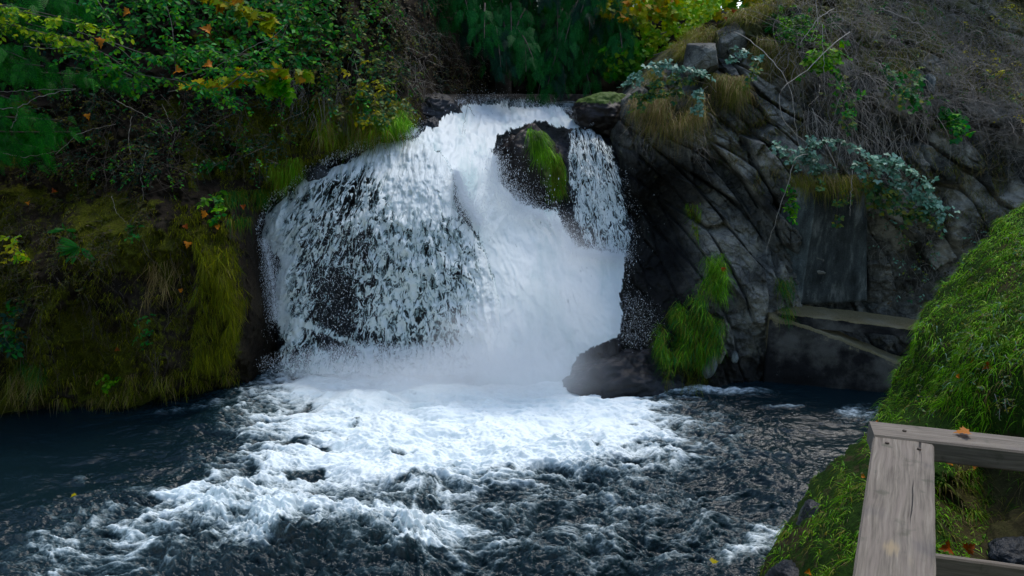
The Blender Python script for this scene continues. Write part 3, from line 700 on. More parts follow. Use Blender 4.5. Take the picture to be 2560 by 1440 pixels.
def samp(poly, n, clump=0., seed=0, sc=55.):
    a = np.array(poly, float); lo, hi = a.min(0), a.max(0); X_, Y_ = [], []; got = 0
    while got < n:
        x = lo[0]+(hi[0]-lo[0])*R.rand(n*2); y = lo[1]+(hi[1]-lo[1])*R.rand(n*2)
        ok = inpoly(x, y, poly)
        if clump: ok &= (R.rand(n*2) < sm(-.25*clump, .35, fbm(x/sc, y/sc, 0*x+seed, 2, 200+seed)+.18*(1-clump)))
        X_.append(x[ok]); Y_.append(y[ok]); got += ok.sum()
    return np.concatenate(X_)[:n], np.concatenate(Y_)[:n]
LBp = lambda x, y: LB.pos(x, y); RCp = lambda x, y: RC.pos(x, y); BKp = lambda x, y: BK.pos(x, y)
def thicket(name, label, cat, surf, poly, n, L, nleaf, T, size, mats, off=(0, .5), d=(0, -1, .2), dj=.7, droop=.5, stemm='twig_dark', clump=.6, seed=1, group=None, rstem=.004, spread=.9, wig=.12, sc=55.):
    x, y = samp(poly, n, clump, seed, sc); p = surf(x, y); o = off[0]+(off[1]-off[0])*R.rand(n)*(.5+fbm(x/70, y/70, 0*x, 2, seed+9)+.3); p[:, 1] -= o
    base = p.mean(0); base[2] = p[:, 2].min()
    e = empty(name, base, label, cat, group); lf, st = Acc(), Acc()
    parts = np.array_split(R.permutation(n), len(mats))
    for i, ix in enumerate(parts):
        q = p[ix]; dd = np.array(d, float)+rv(len(ix))*dj
        sprigs(lf, st, q, dd, L*(.5+.8*R.rand(len(ix))), nleaf, T, size, droop, wig, i, rstem=rstem, spread=spread)
    lf.build('foliage', [M[m] for m in mats], e); st.build('stem', [M[stemm]], e)
    return e
def spl(pts, m):
    pts = np.array(pts, float); t = np.r_[0, np.cumsum(np.linalg.norm(np.diff(pts, axis=0), axis=1)+1e-6)]; u = np.linspace(0, t[-1], m)
    q = np.stack([np.interp(u, t, pts[:, k]) for k in range(3)], -1)
    for _ in range(3): q[1:-1] = (q[:-2]+2*q[1:-1]+q[2:])/4
    return q
def pxline(l, m=16):
    a = np.array(l, float); return spl(P(a[:, 0], a[:, 1], a[:, 2]), m)
def branchy(name, label, cat, lines, T, size, mats, perm=9., L=.3, nleaf=6, droop=.35, r=.018, stemm='twig', group=None, leafcol=None, up=(0, -.7, .8)):
    base = P(*lines[0][0]); e = empty(name, base, label, cat, group); lf, st = Acc(), Acc()
    for li, l in enumerate(lines):
        q = pxline(l, 18); st.add(tubes(q[None]+0*rv(1)[:, None], [r], [r*.25], 5))
        ln = np.linalg.norm(np.diff(q, axis=0), axis=1).sum(); n = max(4, int(ln*perm))
        t = .12+.88*R.rand(n); i = t*17; i0 = np.clip(i.astype(int), 0, 16); pos = q[i0]*(1-(i-i0))[:, None]+q[i0+1]*(i-i0)[:, None]
        tan = norm(q[i0+1]-q[i0]); d = tan*.7+rv(n, .7, .7, .35); mi = li % len(mats) if leafcol is None else leafcol[li]
        sprigs(lf, st, pos, d, L*(.5+.8*R.rand(n)), nleaf, T, size, droop, .12, mi, rstem=.003, up=up); st.build('branch', [M[stemm]], e)
    lf.build('foliage', [M[m] for m in mats], e); return e
def cane(name, label, lines, r=.008, m='twig_pale', group=None, cat='stem', jit=.02):
    base = P(*lines[0][0]); e = None; a = Acc()
    for l in lines:
        q = pxline(l, 22); q[1:-1] += rv(20, jit, jit, jit)*.5; a.add(tubes(q[None], [r], [r*.4], 5))
    v0 = bpy.data.objects.new('x', None); v0.location = base; o = a.build(name, [M[m]], v0); o.parent = None; o.location = base; bpy.data.objects.remove(v0)
    return tag(o, label, cat, group)
def blades(name, label, cat, pos, d, L, w, mats, droop=.6, kind=None, seg=4, parent=None, partname=None):
    n = len(pos); a = Acc(); parts = np.array_split(R.permutation(n), len(mats)); L = np.broadcast_to(L, (n,)); d = np.broadcast_to(d, (n, 3)); w = np.broadcast_to(w, (n,)); droop = np.broadcast_to(droop, (n,))
    for i, ix in enumerate(parts): a.add(ribbons(pos[ix], d[ix], L[ix], w[ix], droop[ix], seg), i)
    if kind == 'stuff' or parent is not None:
        o = a.build(partname or name, [M[m] for m in mats], parent)
        return tag(o, label, cat, kind=kind) if kind else o
    base = pos.mean(0).copy(); base[2] = pos[:, 2].min(); v0 = bpy.data.objects.new('x', None); v0.location = base
    o = a.build(name, [M[m] for m in mats], v0); o.parent = None; o.location = base; bpy.data.objects.remove(v0)
    return tag(o, label, cat)

# ------------------------------------------------------------------ rocks
def rock(name, label, c, r, mat, seed, amp=.25, facets=7, moss=None, cat='rock', group=None, rz=0., tint=0., res=(120, 80), tilt=0.):
    th = np.linspace(0, 2*np.pi, res[0]+1)[:-1]; ph = np.linspace(.001, np.pi-.001, res[1]); A_, B_ = np.meshgrid(th, ph)
    n = np.stack([np.cos(A_)*np.sin(B_), np.sin(A_)*np.sin(B_), np.cos(B_)], -1); rs = np.random.RandomState(seed); rr = np.ones(A_.shape)
    for k in range(facets):
        f = norm(rs.randn(3)); h = .62+.25*rs.rand(); dt = n@f; rr = np.minimum(rr, np.where(dt > .05, h/np.maximum(dt, .05), 9))
    p = n*rr[..., None]; rr2 = 1+amp*fbm(p[..., 0]*1.5+seed, p[..., 1]*1.5, p[..., 2]*1.5, 3, seed)+amp*.35*fbm(p[..., 0]*5, p[..., 1]*5+seed, p[..., 2]*5, 4, seed+3, True)
    p = p*rr2[..., None]*np.array(r, float)
    ct, st_ = math.cos(tilt), math.sin(tilt); p = np.stack([p[..., 0]*ct+p[..., 2]*st_, p[..., 1], -p[..., 0]*st_+p[..., 2]*ct], -1)
    cz, sz = math.cos(rz), math.sin(rz); p = np.stack([p[..., 0]*cz-p[..., 1]*sz, p[..., 0]*sz+p[..., 1]*cz, p[..., 2]], -1)
    p = np.concatenate([p, p[:, :1]], 1)
    mo = np.zeros(p.shape[:2]) if moss is None else moss(p)
    o = link(name, p, gridfaces(*p.shape[:2])[:, ::-1], M[mat], attrs={'moss': mo, 'tint': np.full(p.shape[:2], tint)})
    o.location = [float(v) for v in c]; return tag(o, label, cat, group)
bc = P(1338, 440, 21.0)
rock('boulder', 'brown wet boulder with grass on its crown, splitting the top of the fall', bc, (1.02, .9, 1.28), 'boulder', 12, .22, 8, lambda p: .1+.6*np.exp(-((p[..., 0]-.35)/.2)**2)*(p[..., 1] < 0), cat='boulder')
rock('boulder', 'dark moss topped boulder on the right of the lip of the fall', P(1525, 290, 21.6), (.95, .9, .62), 'boulder', 14, .25, 6, lambda p: .9*sm(.2, .5, p[..., 2]), cat='boulder')
rock('boulder', 'small wet rock on the left edge of the upper chute', P(1072, 345, 20.6), (.34, .4, .52), 'slate', 15, .25, 7, tilt=.3)
rock('boulder', 'blackish rock in the shade left of the lip of the fall', P(1085, 290, 22.0), (.75, .7, .55), 'bed', 16, .25, 7, cat='boulder')
rock('boulder', 'wet blue rock under the grass at the top of the left curtain', P(905, 392, 19.8), (.42, .4, .3), 'slate', 17, .3, 6)
rock('boulder', 'square wet rock beside the upper left end of the white curtain', P(795, 438, 18.8), (.3, .3, .3), 'slate', 18, .2, 6)
rock('boulder', 'long low dark boulder at the foot of the fall, right side', P(1580, 965, 16.8), (1.45, .85, .86), 'bed', 19, .30, 9, cat='boulder', rz=.1)
rock('boulder', 'angular grey block under the dry grass on the ridge', P(1752, 148, 19.6), (.50, .5, .50), 'cliff', 21, .08, 12, cat='boulder', rz=.3, tint=.3)
rock('boulder', 'second angular block higher on the ridge, half hidden by grass', P(1822, 100, 20.2), (.46, .5, .48), 'cliff', 22, .08, 12, cat='boulder', tint=.3)
rock('stone', 'upright blue grey stone at the base of the right cliff', P(1777, 912, 16.6), (.17, .2, .32), 'concrete', 23, .15, 6, tilt=.2)
rock('stone', 'narrow leaning stone beside the upright blue grey stone', P(1803, 888, 16.65), (.08, .15, .22), 'cliff', 24, .15, 6, tilt=.3)
rock('stone', 'small pale stone to the right of the leaning stones', P(1836, 893, 16.7), (.09, .12, .14), 'concrete', 25, .15, 6)
rock('boulder', 'black rock jutting from the bank edge over the river', P(2035, 1300, 6.55), (.16, .22, .15), 'bed', 26, .25, 7)
rock('boulder', 'black rock under the turf at the lower edge of the picture', P(1985, 1475, 5.75), (.22, .3, .17), 'bed', 27, .25, 7)
for i, (x, y, s, lb) in enumerate([(2545,1395,.17,'wet blue grey rock under the railing in the lower right corner')]):
    rock('stone', lb, P(x, y, 5.25 if i < 2 else 6.6), (s*1.2, s, s*.8), 'slate', 30+i, .3, 6, res=(60, 40))
rock('stone', 'flat lichen covered slab high on the right slope', P(2325, 215, 18.6), (.16, .15, .28), 'concrete', 36, .1, 8, tint=.5, tilt=-.3)

# ------------------------------------------------------------------ old concrete works
def prism(name, label, top, depth_vec, zbot, mat, cat, moss=None, rough=.03, n=60, m=40, parent=None, flare=0., shadef=None):
    """front face follows the polyline 'top' down to zbot, then a top face runs back by depth_vec"""
    q = spl(top, n) if len(top) == 2 else np.concatenate([np.linspace(np.array(a), np.array(b), n//(len(top)-1)) for a, b in zip(top[:-1], top[1:])])
    q = np.array(q, float); q = q[np.r_[True, np.linalg.norm(np.diff(q, axis=0), axis=1) > 1e-6]]; k = len(q); dv = np.array(depth_vec, float); zb = np.broadcast_to(zbot, (k,))
    rows = [q+dv*t for t in np.linspace(1, 0, 10)[:-1]]
    for t in np.linspace(0, 1, m):
        r = q.copy(); r[:, 2] = q[:, 2]+(zb-q[:, 2])*t; r[:, 0] += (r[:, 0]-q[:, 0].mean())*flare*t-.10*flare*t; rows.append(r)
    p = np.stack(rows); back = [p[-1:]+dv[None, None]*t for t in (.5, 1)]; p = np.concatenate([p]+back)
    x, y, z = p[..., 0], p[..., 1], p[..., 2]
    p = p.copy(); p[..., 1] -= rough*fbm(x*4, y*4, z*3, 4, 91)+rough*.8*fbm(x*1.5, y, z*1.2, 2, 93); p[..., 2] += rough*fbm(x*5, y*5, z*0, 3, 92)
    for s_ in (0, 1):   # end caps
        e = p[:, :1] if s_ == 0 else p[:, -1:]; ctr = e.mean(0, keepdims=True)+0*e
        p = np.concatenate([e*.0+ctr, p], 1) if s_ == 0 else np.concatenate([p, ctr], 1)
    mo = np.zeros(p.shape[:2]); mo[:11] = .8; mo[11:14] = .35
    if moss is not None: mo = mo*moss
    we = np.zeros(p.shape[:2]); 
    if shadef: we = we+shadef(np.linspace(0, 1, p.shape[1]))[None]
    return tag(link(name, p, gridfaces(*p.shape[:2]), M[mat], attrs={'moss': mo, 'tint': mo*0+.3, 'wet': we}), label, cat)  # on concrete this attribute carries painted shade only
a, b, c, d_ = P(1972, 452, 18.0), P(2045, 440, 17.6), P(2052, 440, 17.62), P(2165, 470, 17.9)
for v in (a, b, c, d_): v[2] = a[2]
prism('concrete_pillar', 'streaked grey concrete buttress with mossy top against the right cliff', [a, b, c, d_], (0, 1.2, 0), P(2045, 775, 17.2)[2], 'concrete', 'pillar', rough=.06, flare=.36, shadef=lambda t: .62*sm(.34, .45, t)-.3*sm(.85, .97, t))  # face right of the ridge darkened in colour, standing in for its shade
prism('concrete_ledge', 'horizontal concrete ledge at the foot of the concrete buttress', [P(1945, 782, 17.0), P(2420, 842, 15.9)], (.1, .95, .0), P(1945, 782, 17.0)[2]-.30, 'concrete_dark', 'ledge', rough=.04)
tp = [P(1925, 790, 16.9), P(2010, 812, 16.8), P(2110, 848, 16.6), P(2245, 906, 16.3), P(2400, 960, 15.9)]
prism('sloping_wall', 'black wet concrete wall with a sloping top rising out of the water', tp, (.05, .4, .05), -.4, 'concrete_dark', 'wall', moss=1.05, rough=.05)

# ------------------------------------------------------------------ wooden railing
m, nt, out = newmat('weathered_wood'); N = NB(nt); M['wood'] = m
tc = N('TexCoord'); uvn = N('Mapping', Vector=tc.outputs['UV'], Scale=(1, 1, 1))
wob = N('TexNoise', Vector=uvn.outputs[0], Scale=7., Detail=3.)
v2 = N('VectorMath', {'operation': 'MULTIPLY_ADD'}, _0=wob.outputs['Color'], _1=(.0,.014,.0), _2=uvn.outputs[0]).outputs[0]
st1 = N('Mapping', Vector=v2, Scale=(4., 90., 1.)); g1 = N('TexNoise', Vector=st1.outputs[0], Scale=1.6, Detail=6., Roughness=.65)
st2 = N('Mapping', Vector=v2, Scale=(2.2, 14., 1.)); g2 = N('TexNoise', Vector=st2.outputs[0], Scale=1.5, Detail=3., Distortion=2.)
n3 = N('TexNoise', Vector=uvn.outputs[0], Scale=5., Detail=4.)
c0 = N.ramp(g1.outputs['Fac'], [(.25, (.06,.048,.035)), (.5, (.155,.13,.10)), (.75, (.27,.232,.18))])
c0 = N.mix(N.math('MULTIPLY', N.sstep(g2.outputs['Fac'], .46, .60), .5), c0, (.19,.155,.125))
c0 = N.mix(N.math('MULTIPLY', N.sstep(n3.outputs['Fac'], .55, .72), .5), c0, (.055,.055,.06))
ck = N('TexNoise', Vector=N('Mapping', Vector=v2, Scale=(1.1, 75., 1.)).outputs[0], Scale=1., Detail=2.)
c0 = N.mix(N.sstep(ck.outputs['Fac'], .31, .28), c0, (.02,.016,.012))
c0 = N.mix(N.math('MULTIPLY', N.sstep(N('TexNoise', Vector=uvn.outputs[0], Scale=22., Detail=5.).outputs['Fac'], .58, .7), .5), c0, (.055,.06,.035))
wa = N('Attribute', {'attribute_name': 'worn'}).outputs['Fac']
c0 = N.mix(N.sstep(N.math('ADD', wa, N.math('MULTIPLY_ADD', g1.outputs['Fac'], .8, -.4)), .45, .75), c0, (.26,.20,.12))
pb = N('BsdfPrincipled', Base_Color=c0, Roughness=.75); pb.inputs['Specular IOR Level'].default_value = .2; bb = N('Bump', Strength=.5, Distance=.002, Height=g1.outputs['Fac']); nt.links.new(bb.outputs[0], pb.inputs['Normal'])
nt.links.new(pb.outputs[0], out.inputs[0])
def board(name, A, B, width, thick, parent, side, worn=None, n=60, label=None):
    """board whose top edge runs A->B; 'side' is the horizontal unit vector across it"""
    A, B, side = np.array(A), np.array(B), np.array(side); up = np.array([0, 0, 1.]); L = np.linalg.norm(B-A)
    ch = .004; prof = [(ch,0),(width-ch,0),(width,-ch),(width,-thick+ch),(width-ch,-thick),(ch,-thick),(0,-thick+ch),(0,-ch)]
    # extra columns across the top so the worn patch has vertices
    tops = [(ch+(width-2*ch)*k/14, 0) for k in range(15)]; prof = tops+prof[2:]
    k = len(prof); V = []; UV = []; W_ = []; cum = np.r_[0, np.cumsum([math.dist(prof[i], prof[i+1]) for i in range(k-1)])]
    for i in range(n+1):
        t = i/n; c = A+(B-A)*t
        for j, (a_, h) in enumerate(prof):
            jig = .0003*math.sin(i*1.7+j)*(0 < i < n); V.append(c+side*(a_+jig)+up*h); UV.append((t*L, cum[j])); W_.append(worn(t*L, a_) if worn and j < 15 else 0)
    Fc = [(i*k+j, i*k+(j+1) % k, (i+1)*k+(j+1) % k, (i+1)*k+j) for i in range(n) for j in range(k)]
    Fc += [tuple(range(k))[::-1], tuple(n*k+j for j in range(k))]
    o = link(name, V, Fc, M['wood'], parent, smooth=False, attrs={'worn': W_})
    uvl = o.data.uv_layers.new(name='UVMap'); li = np.zeros(len(o.data.loops), np.int32); o.data.loops.foreach_get('vertex_index', li)
    uvl.data.foreach_set('uv', np.array(UV, np.float32)[li].ravel())
    if label: o['label'] = label
    return o
def nail(p, r=.0045):
    q = np.array([p, p+np.array([0, 0, .0025])])
    a = Acc(); a.add(tubes(q[None], [r], [r], 10)); V = a.V[0]; o = link('nail', V, [list(range(10))[::-1], list(range(10, 20))]+[list(f) for f in a.F[0]], M['nail'], rl); return o
M['nail'] = bark('rusty_nail', (.03,.025,.02), (.08,.05,.03), 200)
ZR = H-.81
rl = empty('wooden_railing', (1.0, 1.2, H-2.0), 'weathered grey timber railing corner in the lower right foreground', 'railing')
l1, r1 = Q(2120, 1440, ZR), Q(2330, 1440, ZR); l2, r2 = Q(2184, 1084, ZR), Q(2319, 1094, ZR)
dirA = norm(((l2-l1)+(r2-r1))/2); sideA = norm(np.cross(dirA, [0, 0, 1.])); wA = float(abs((r1-l1)@sideA)); 
A0 = l1-dirA*.9; B0 = l2
A0 = l2-dirA*float((l2-l1)@dirA)-dirA*.9
board('cap_board', A0, l2, wA, .038, rl, sideA, worn=lambda s_, a_: .78*math.exp(-((s_-1.02)/.045)**2-((a_-wA*.42)/.022)**2)+.5*math.exp(-((s_-.98)/.05)**2-((a_-wA*.72)/.014)**2))
f1, f2 = Q(2186, 1088, ZR+.004), Q(2600, 1134, ZR+.004); k1, k2 = Q(2192, 1053, ZR+.004), Q(2600, 1104, ZR+.004)
dB = norm(f2-f1); sB = norm(np.cross([0, 0, 1.], dB)); wB = float((k1-f1)@sB)
board('cap_board', f1, f1+dB*2.0, wB, .05, rl, sB)
g1_, g2_ = Q(2280, 1383, ZR-.30), Q(2700, 1440, ZR-.30); dC = norm(g2_-g1_); sC = norm(np.cross([0, 0, 1.], dC))
board('lower_rail', g1_, g1_+dC*1.4, .018, .09, rl, sC)
pe = f1+dB*1.75; board('post', pe+np.array([-.0, .045, -.052]), pe+np.array([.085, .045, -.052]), .085, 1.1, rl, [0, -1., 0], n=8)
pe = A0+sideA*.03; board('post', pe+np.array([0, .1, -.040]), pe+np.array([.085, .1, -.040]), .085, 1.1, rl, [0, -1., 0], n=8)

for k_, (a_, b_) in enumerate([(.04, .03), (.04, wA-.03), (.62, .025), (.62, wA-.028)]): nail(l2-dirA*a_+sideA*b_)
for a_ in (.07, .52): nail(f1+dB*a_+sB*(wB*.5))
# ------------------------------------------------------------------ trees
def cedar(name, label, trunk, boughs, mats, size=.42, dens=9, group=None, tr=.3, cat='tree'):
    base = np.array(trunk[0], float); e = empty(name, base, label, cat, group)
    q = spl([trunk[0], trunk[1]], 12); tk = Acc(); tk.add(tubes(q[None], [tr], [tr*.5], 10)); lf = Acc(); bark_ = 'twig_dark'
    for l in boughs:
        b = pxline(l, 14); tk.add(tubes(b[None], [.03], [.008], 5))
        ln = np.linalg.norm(np.diff(b, axis=0), axis=1).sum(); n = int(ln*dens)
        t = .05+.95*R.rand(n); i = t*13; i0 = np.clip(i.astype(int), 0, 12); pos = b[i0]*(1-(i-i0))[:, None]+b[i0+1]*(i-i0)[:, None]
        tan = norm(b[i0+1]-b[i0]); sd = norm(np.cross(tan, [0, 0, 1.]))*np.where(R.rand(n) < .5, 1, -1)[:, None]
        pos = pos+sd*R.rand(n, 1)*.3+rv(n, .07, .07, .10)
        ax = tan*.5+sd*.35+np.array([0, -.15, -.75])+rv(n, .25, .25, .2)
        nr = np.array([0, -.75, .65])+rv(n, .35, .3, .3)
        lf.add(place(T_spray, pos, ax, nr, size*(.55+.8*R.rand(n))), int(R.rand()*len(mats)))
    tk.build('trunk', [M[bark_]], e); lf.build('crown', [M[m] for m in mats], e); return e
def fan(x0, x1, y0, y1, Y0, Y1, n, dx=(-60, 60), dy=(90, 210)):
    o = []
    for _ in range(n):
        x = x0+(x1-x0)*R.rand(); y = y0+(y1-y0)*R.rand(); Yd = Y0+(Y1-Y0)*R.rand(); ex = x+dx[0]+(dx[1]-dx[0])*R.rand(); ey = y+dy[0]+(dy[1]-dy[0])*R.rand()
        o.append([(x, y, Yd+.5), ((x+ex)/2, y+(ey-y)*.35, Yd), (ex, ey, Yd-.5)])
    return o
cedar('cedar_tree', 'dark green cedar with drooping boughs hanging behind the lip of the fall', [(-.3, 27.5, 5.8), (-.2, 27.5, 17)],
      fan(1060, 1560, -260, 20, 23.5, 26, 64) + fan(1180, 1330, 0, 90, 22.6, 24, 10, (-40, 50), (70, 130)) + fan(1380, 1560, 0, 60, 24, 26, 14), ['cedar', 'cedar', 'dark'], .36, 26)
cedar('cedar_tree', 'cedar at the far left with fans of fronds reaching over the bank', [(-14.5, 17.5, 3), (-14.5, 17.5, 15)],
      [[(-260,60,16.5),(-60,95,16),(70,150,15.6)],[(-260,130,16.5),(-40,150,16),(110,165,15.7)],[(-260,90,17),(0,40,16.5),(130,75,16.2)],[(-200,210,16),(-40,225,15.6),(50,255,15.4)],
       [(-250,240,16.8),(-30,290,16.2),(150,300,15.9)],[(-250,270,16.8),(-30,330,16.2),(175,330,15.9)],[(-250,300,17),(0,350,16.3),(130,375,16)],[(-250,-60,17.5),(20,-40,17),(260,30,16.6)],[(-250,0,17),(10,10,16.6),(180,50,16.2)],
       [(-260,330,16.6),(-60,360,16.1),(60,380,15.9)],[(-200,150,17.2),(60,180,16.9),(320,190,16.9)]], ['cedar2', 'cedar2'], .34, 24)
# tall trees: unseen ones are added to block sky light and shade the gorge
def tall(name, label, base, h, crown_z, r, mats, T, size, n, tr=.25, group='trees standing above the gorge'):
    base = np.array(base, float); e = empty(name, base, label, 'tree', group); tk = Acc(); q = spl([base, base+[.2, .1, h]], 12); tk.add(tubes(q[None], [tr], [tr*.3], 8))
    u = R.rand(n); a = R.rand(n)*6.28; zz = crown_z+(h-crown_z)*R.rand(n); rr = r*np.sqrt(u)*(1-.6*(zz-crown_z)/(h-crown_z)); c = base+np.stack([rr*np.cos(a), rr*np.sin(a), zz], -1)
    k = 24; ta = R.rand(k)*6.28; tz = crown_z+(h-crown_z)*R.rand(k)*.9; lim = np.stack([np.stack([base+[0, 0, z_], base+[r*.5*math.cos(t_), r*.5*math.sin(t_), z_+.3], base+[r*.85*math.cos(t_), r*.85*math.sin(t_), z_]]) for t_, z_ in zip(ta, tz)])
    tk.add(tubes(lim, .05, .015, 4)); lf = Acc(); lf.add(place(T, c, rv(n)+np.array([0, 0, -.4]), rv(n)+[0, -.3, 1], size*(.6+.8*R.rand(n))), 0)
    tk.build('trunk', [M['twig_dark']], e); lf.build('crown', [M[mats]], e)
for i, (x, y, z, h, cz, r, m_, lb) in enumerate([(-9, 24, 8, 14, 3.2, 4.2, 'cedar', 'tall cedar added above the left bank to shade the gorge, crown out of the picture'),(-4.5, 27.5, 8, 15, 3, 4.0, 'cedar', 'tall cedar added above the left end of the falls for shade, crown out of view'),
        (-15, 21, 7, 14, 3, 4.5, 'cedar2', 'tall cedar added above the far left bank for shade, out of view'),(4.5, 33, 8, 15, 5, 3.6, 'cedar', 'cedar standing far behind the maple'),(0.5, 33, 7, 15, .2, 4.6, 'cedar', 'dark cedar closing the gap behind the falls'),(-3.5, 31, 6.5, 15, .5, 3.8, 'cedar', 'dark cedar in the shade behind the left bank brush')]):
    tall('cedar_tree', lb, (x, y, z), h, cz, r, m_, T_spray, .42, 6000)
for i, (x, y, h, r, lb) in enumerate([(-17,-6,15,6,'unseen broad maple added behind the viewer, far left, to block low sky'),(-8,-11,17,6,'unseen broad maple added behind the viewer on the left to block low sky'),(1,-13,18,6,'unseen broad maple added straight behind the viewer to block low sky'),(10,-9,17,6,'unseen broad maple added behind the viewer on the right to block low sky'),(17,0,16,6,'unseen broad maple added on the right bank to block low sky'),(-20,6,15,5.5,'unseen broad maple added on the left bank downstream to block low sky'),(3,38,16,6,'broad maple far upstream behind the yellow leaves'),(9,37,16,6,'broad maple far upstream above the ridge')]):
    tall('maple_tree', lb, (x, y, 4.), h, 3., r, 'maple_green', T_maple, .55, 2600, group='trees behind the viewer')  # unseen maples added to block low sky light; the upstream pair is backdrop
# maple with lit yellow leaves right of the cedar
def leafcloud(acc, poly, Y0, Y1, n, T, size, mi=0, clump=.7, seed=3, nr=(0, -.8, .7), ax=(0, -.3, -.6), sc=40.):
    x, y = samp(poly, n, clump, seed, sc); p = P(x, y, Y0+(Y1-Y0)*R.rand(n)); acc.add(place(T, p, np.array(ax)+rv(n)*.6, np.array(nr)+rv(n, .4, .4, .4), size*(.6+.7*R.rand(n))), mi)
mp = empty('maple_tree', (3.6, 25.6, 6.2), 'maple with sunlit yellow and orange leaves right of the cedar', 'tree')
tk = Acc(); tk.add(tubes(np.stack([spl([(3.6, 25.6, 6.2), (3.4, 25.6, 9), (3.0, 25.4, 13)], 12)]), [.12], [.04], 7))
tk.add(tubes(np.stack([pxline(l, 12) for l in ([(1720,60,25.5),(1640,90,24.8),(1560,120,24.5)],[(1720,20,25.5),(1620,25,25),(1520,10,24.6)],[(1715,100,25.5),(1640,140,24.6),(1540,150,24.2)],[(1720,-20,25.5),(1690,30,24.8),(1600,60,24.5)])]), .03, .006, 4))
lf = Acc()
leafcloud(lf, [(1490,0),(1700,-40),(1690,50),(1640,60),(1560,50),(1500,40)], 23.6, 25, 420, T_maple, .17, 0, .8, 3)
leafcloud(lf, [(1540,10),(1800,-40),(1800,30),(1700,90),(1640,110),(1590,90)], 24, 27, 1500, T_maple, .14, 2, .7, 5)
leafcloud(lf, [(1500,120),(1600,100),(1640,110),(1600,170),(1570,205),(1510,195)], 23.4, 25, 420, T_maple, .17, 1, .7, 7)
leafcloud(lf, [(1500,-60),(1900,-60),(1800,20),(1600,200),(1480,160)], 26.5, 29.5, 1500, T_maple, .17, 2, .3, 8)
tk.build('trunk', [M['trunk']], mp); lf.build('crown', [M['maple'], M['maple_green'], M['lime']], mp)
# far wood behind the right slope
wd = Acc(); leafcloud(wd, [(1650,-200),(3000,-260),(3000,190),(2500,150),(2200,60),(1700,40)], 28, 33, 9000, T_maple, .19, 0, .5, 11, sc=60.); leafcloud(wd, [(2250,-60),(2620,-60),(2620,130),(2400,90),(2250,60)], 25.5, 28, 1500, T_oval, .15, 1, .8, 12)
wd.build('distant_wood', [M['yellow'], M['maple']]); tag(bpy.data.objects['distant_wood'], 'blurred yellow green leaves of the wood behind the right slope', kind='stuff')
for x, lb in ((2455, 'left of the two grey trunks in the upper right corner'), (2535, 'right of the two grey trunks in the upper right corner')):
    b = P(x, 95, 25.); t_ = P(x+5, -10, 25.); t_ = b+(t_-b)*6; e = empty('pine_tree', b-[0, 0, .8], lb, 'tree', 'two grey trunks at the upper right')
    a = Acc(); a.add(tubes(spl([b-[0, 0, .8], (b+t_)/2, t_], 14)[None], [.22], [.15], 10)); a.build('trunk', [M['trunk']], e)
    n = 500; a = Acc(); c = t_+rv(n, 1.3, 1.3, 1.2); a.add(place(T_spray, c, rv(n), rv(n)+[0, 0, 1], .6)); a.build('crown', [M['cedar']], e)

# ------------------------------------------------------------------ left bank plants
branchy('overhanging_shrub', 'shrub with heart shaped bright green leaves arching over the left bank', 'shrub',
        [[(-120,-20,16.2),(60,30,15.8),(180,55,15.7),(285,90,15.6)],[(-60,40,16.2),(120,85,15.8),(230,110,15.7)],[(60,110,16.2),(250,115,16),(330,190,15.8),(470,200,15.8),(545,235,15.7),(600,260,15.7)],
         [(250,95,16.2),(400,150,16),(520,120,16),(640,160,15.9)],[(160,90,16.2),(290,180,15.9),(380,220,15.8)],[(200,-60,16.6),(250,10,16.2),(275,50,16.1)],[(440,180,16),(430,60,16.2),(400,-40,16.4)],
         [(480,170,16),(560,180,15.9),(580,100,16)],[(545,235,15.8),(700,110,16.2),(720,60,16.4)],[(330,190,15.9),(240,150,15.8),(180,130,15.7)]],
        T_oval, .105, ['lime', 'green'], 17, .34, 6, leafcol=[0,0,1,1,1,1,1,1,1,1], r=.014)
branchy('maple_sapling', 'maple sapling with large yellowing leaves at the end of the branch', 'tree',
        [[(420,230,16.6),(600,190,16.4),(690,165,16.2),(760,185,16.1)],[(600,190,16.4),(680,215,16.2),(740,215,16.1)],[(640,180,16.4),(700,240,16.2)]], T_maple, .21, ['maple', 'maple_green', 'maple_green'], 9, .28, 4, leafcol=[0,1,2], r=.012)
branchy('maple_sapling', 'maple sapling with a yellow spray of leaves at the top edge', 'tree', [[(420,-60,17.6),(560,5,17.3),(660,30,17.1)],[(500,-60,17.6),(620,30,17.2),(680,60,17.1)]], T_maple, .20, ['maple'], 10, .28, 4, leafcol=[0,0], r=.012)
thicket('leafy_bush', 'deep green bush filling the top of the left bank', 'bush', LBp, [(360,-40),(880,-40),(860,120),(800,180),(620,190),(470,110),(380,90)], 380, .6, 7, T_oval, .135, ['green', 'green', 'fern'], (.2, 1.3), seed=2, clump=.7)
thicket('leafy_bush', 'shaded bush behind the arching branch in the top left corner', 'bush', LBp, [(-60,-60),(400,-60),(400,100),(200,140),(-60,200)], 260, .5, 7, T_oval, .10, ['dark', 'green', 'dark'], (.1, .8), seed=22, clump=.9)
thicket('bramble_thicket', 'dusty green bramble and ivy thicket between the left bush and the cedar', 'bush', LBp, [(700,-40),(1000,-40),(1050,120),(1045,250),(1000,300),(900,290),(800,240),(760,130)], 560, .5, 8, T_oval, .095, ['ivy', 'brush', 'ivy', 'green'], (.2, 1.2), seed=4, clump=.7)
thicket('bramble_thicket', 'brown leafed brush hanging over the dark hollow left of the cedar', 'bush', LBp, [(960,-40),(1160,-40),(1270,90),(1240,215),(1150,250),(1060,240),(1000,180)], 620, .5, 9, T_oval, .062, ['brown', 'dark', 'brown', 'brush'], (.2, 1.3), d=(.3, -1, -.2), seed=5, clump=.55)
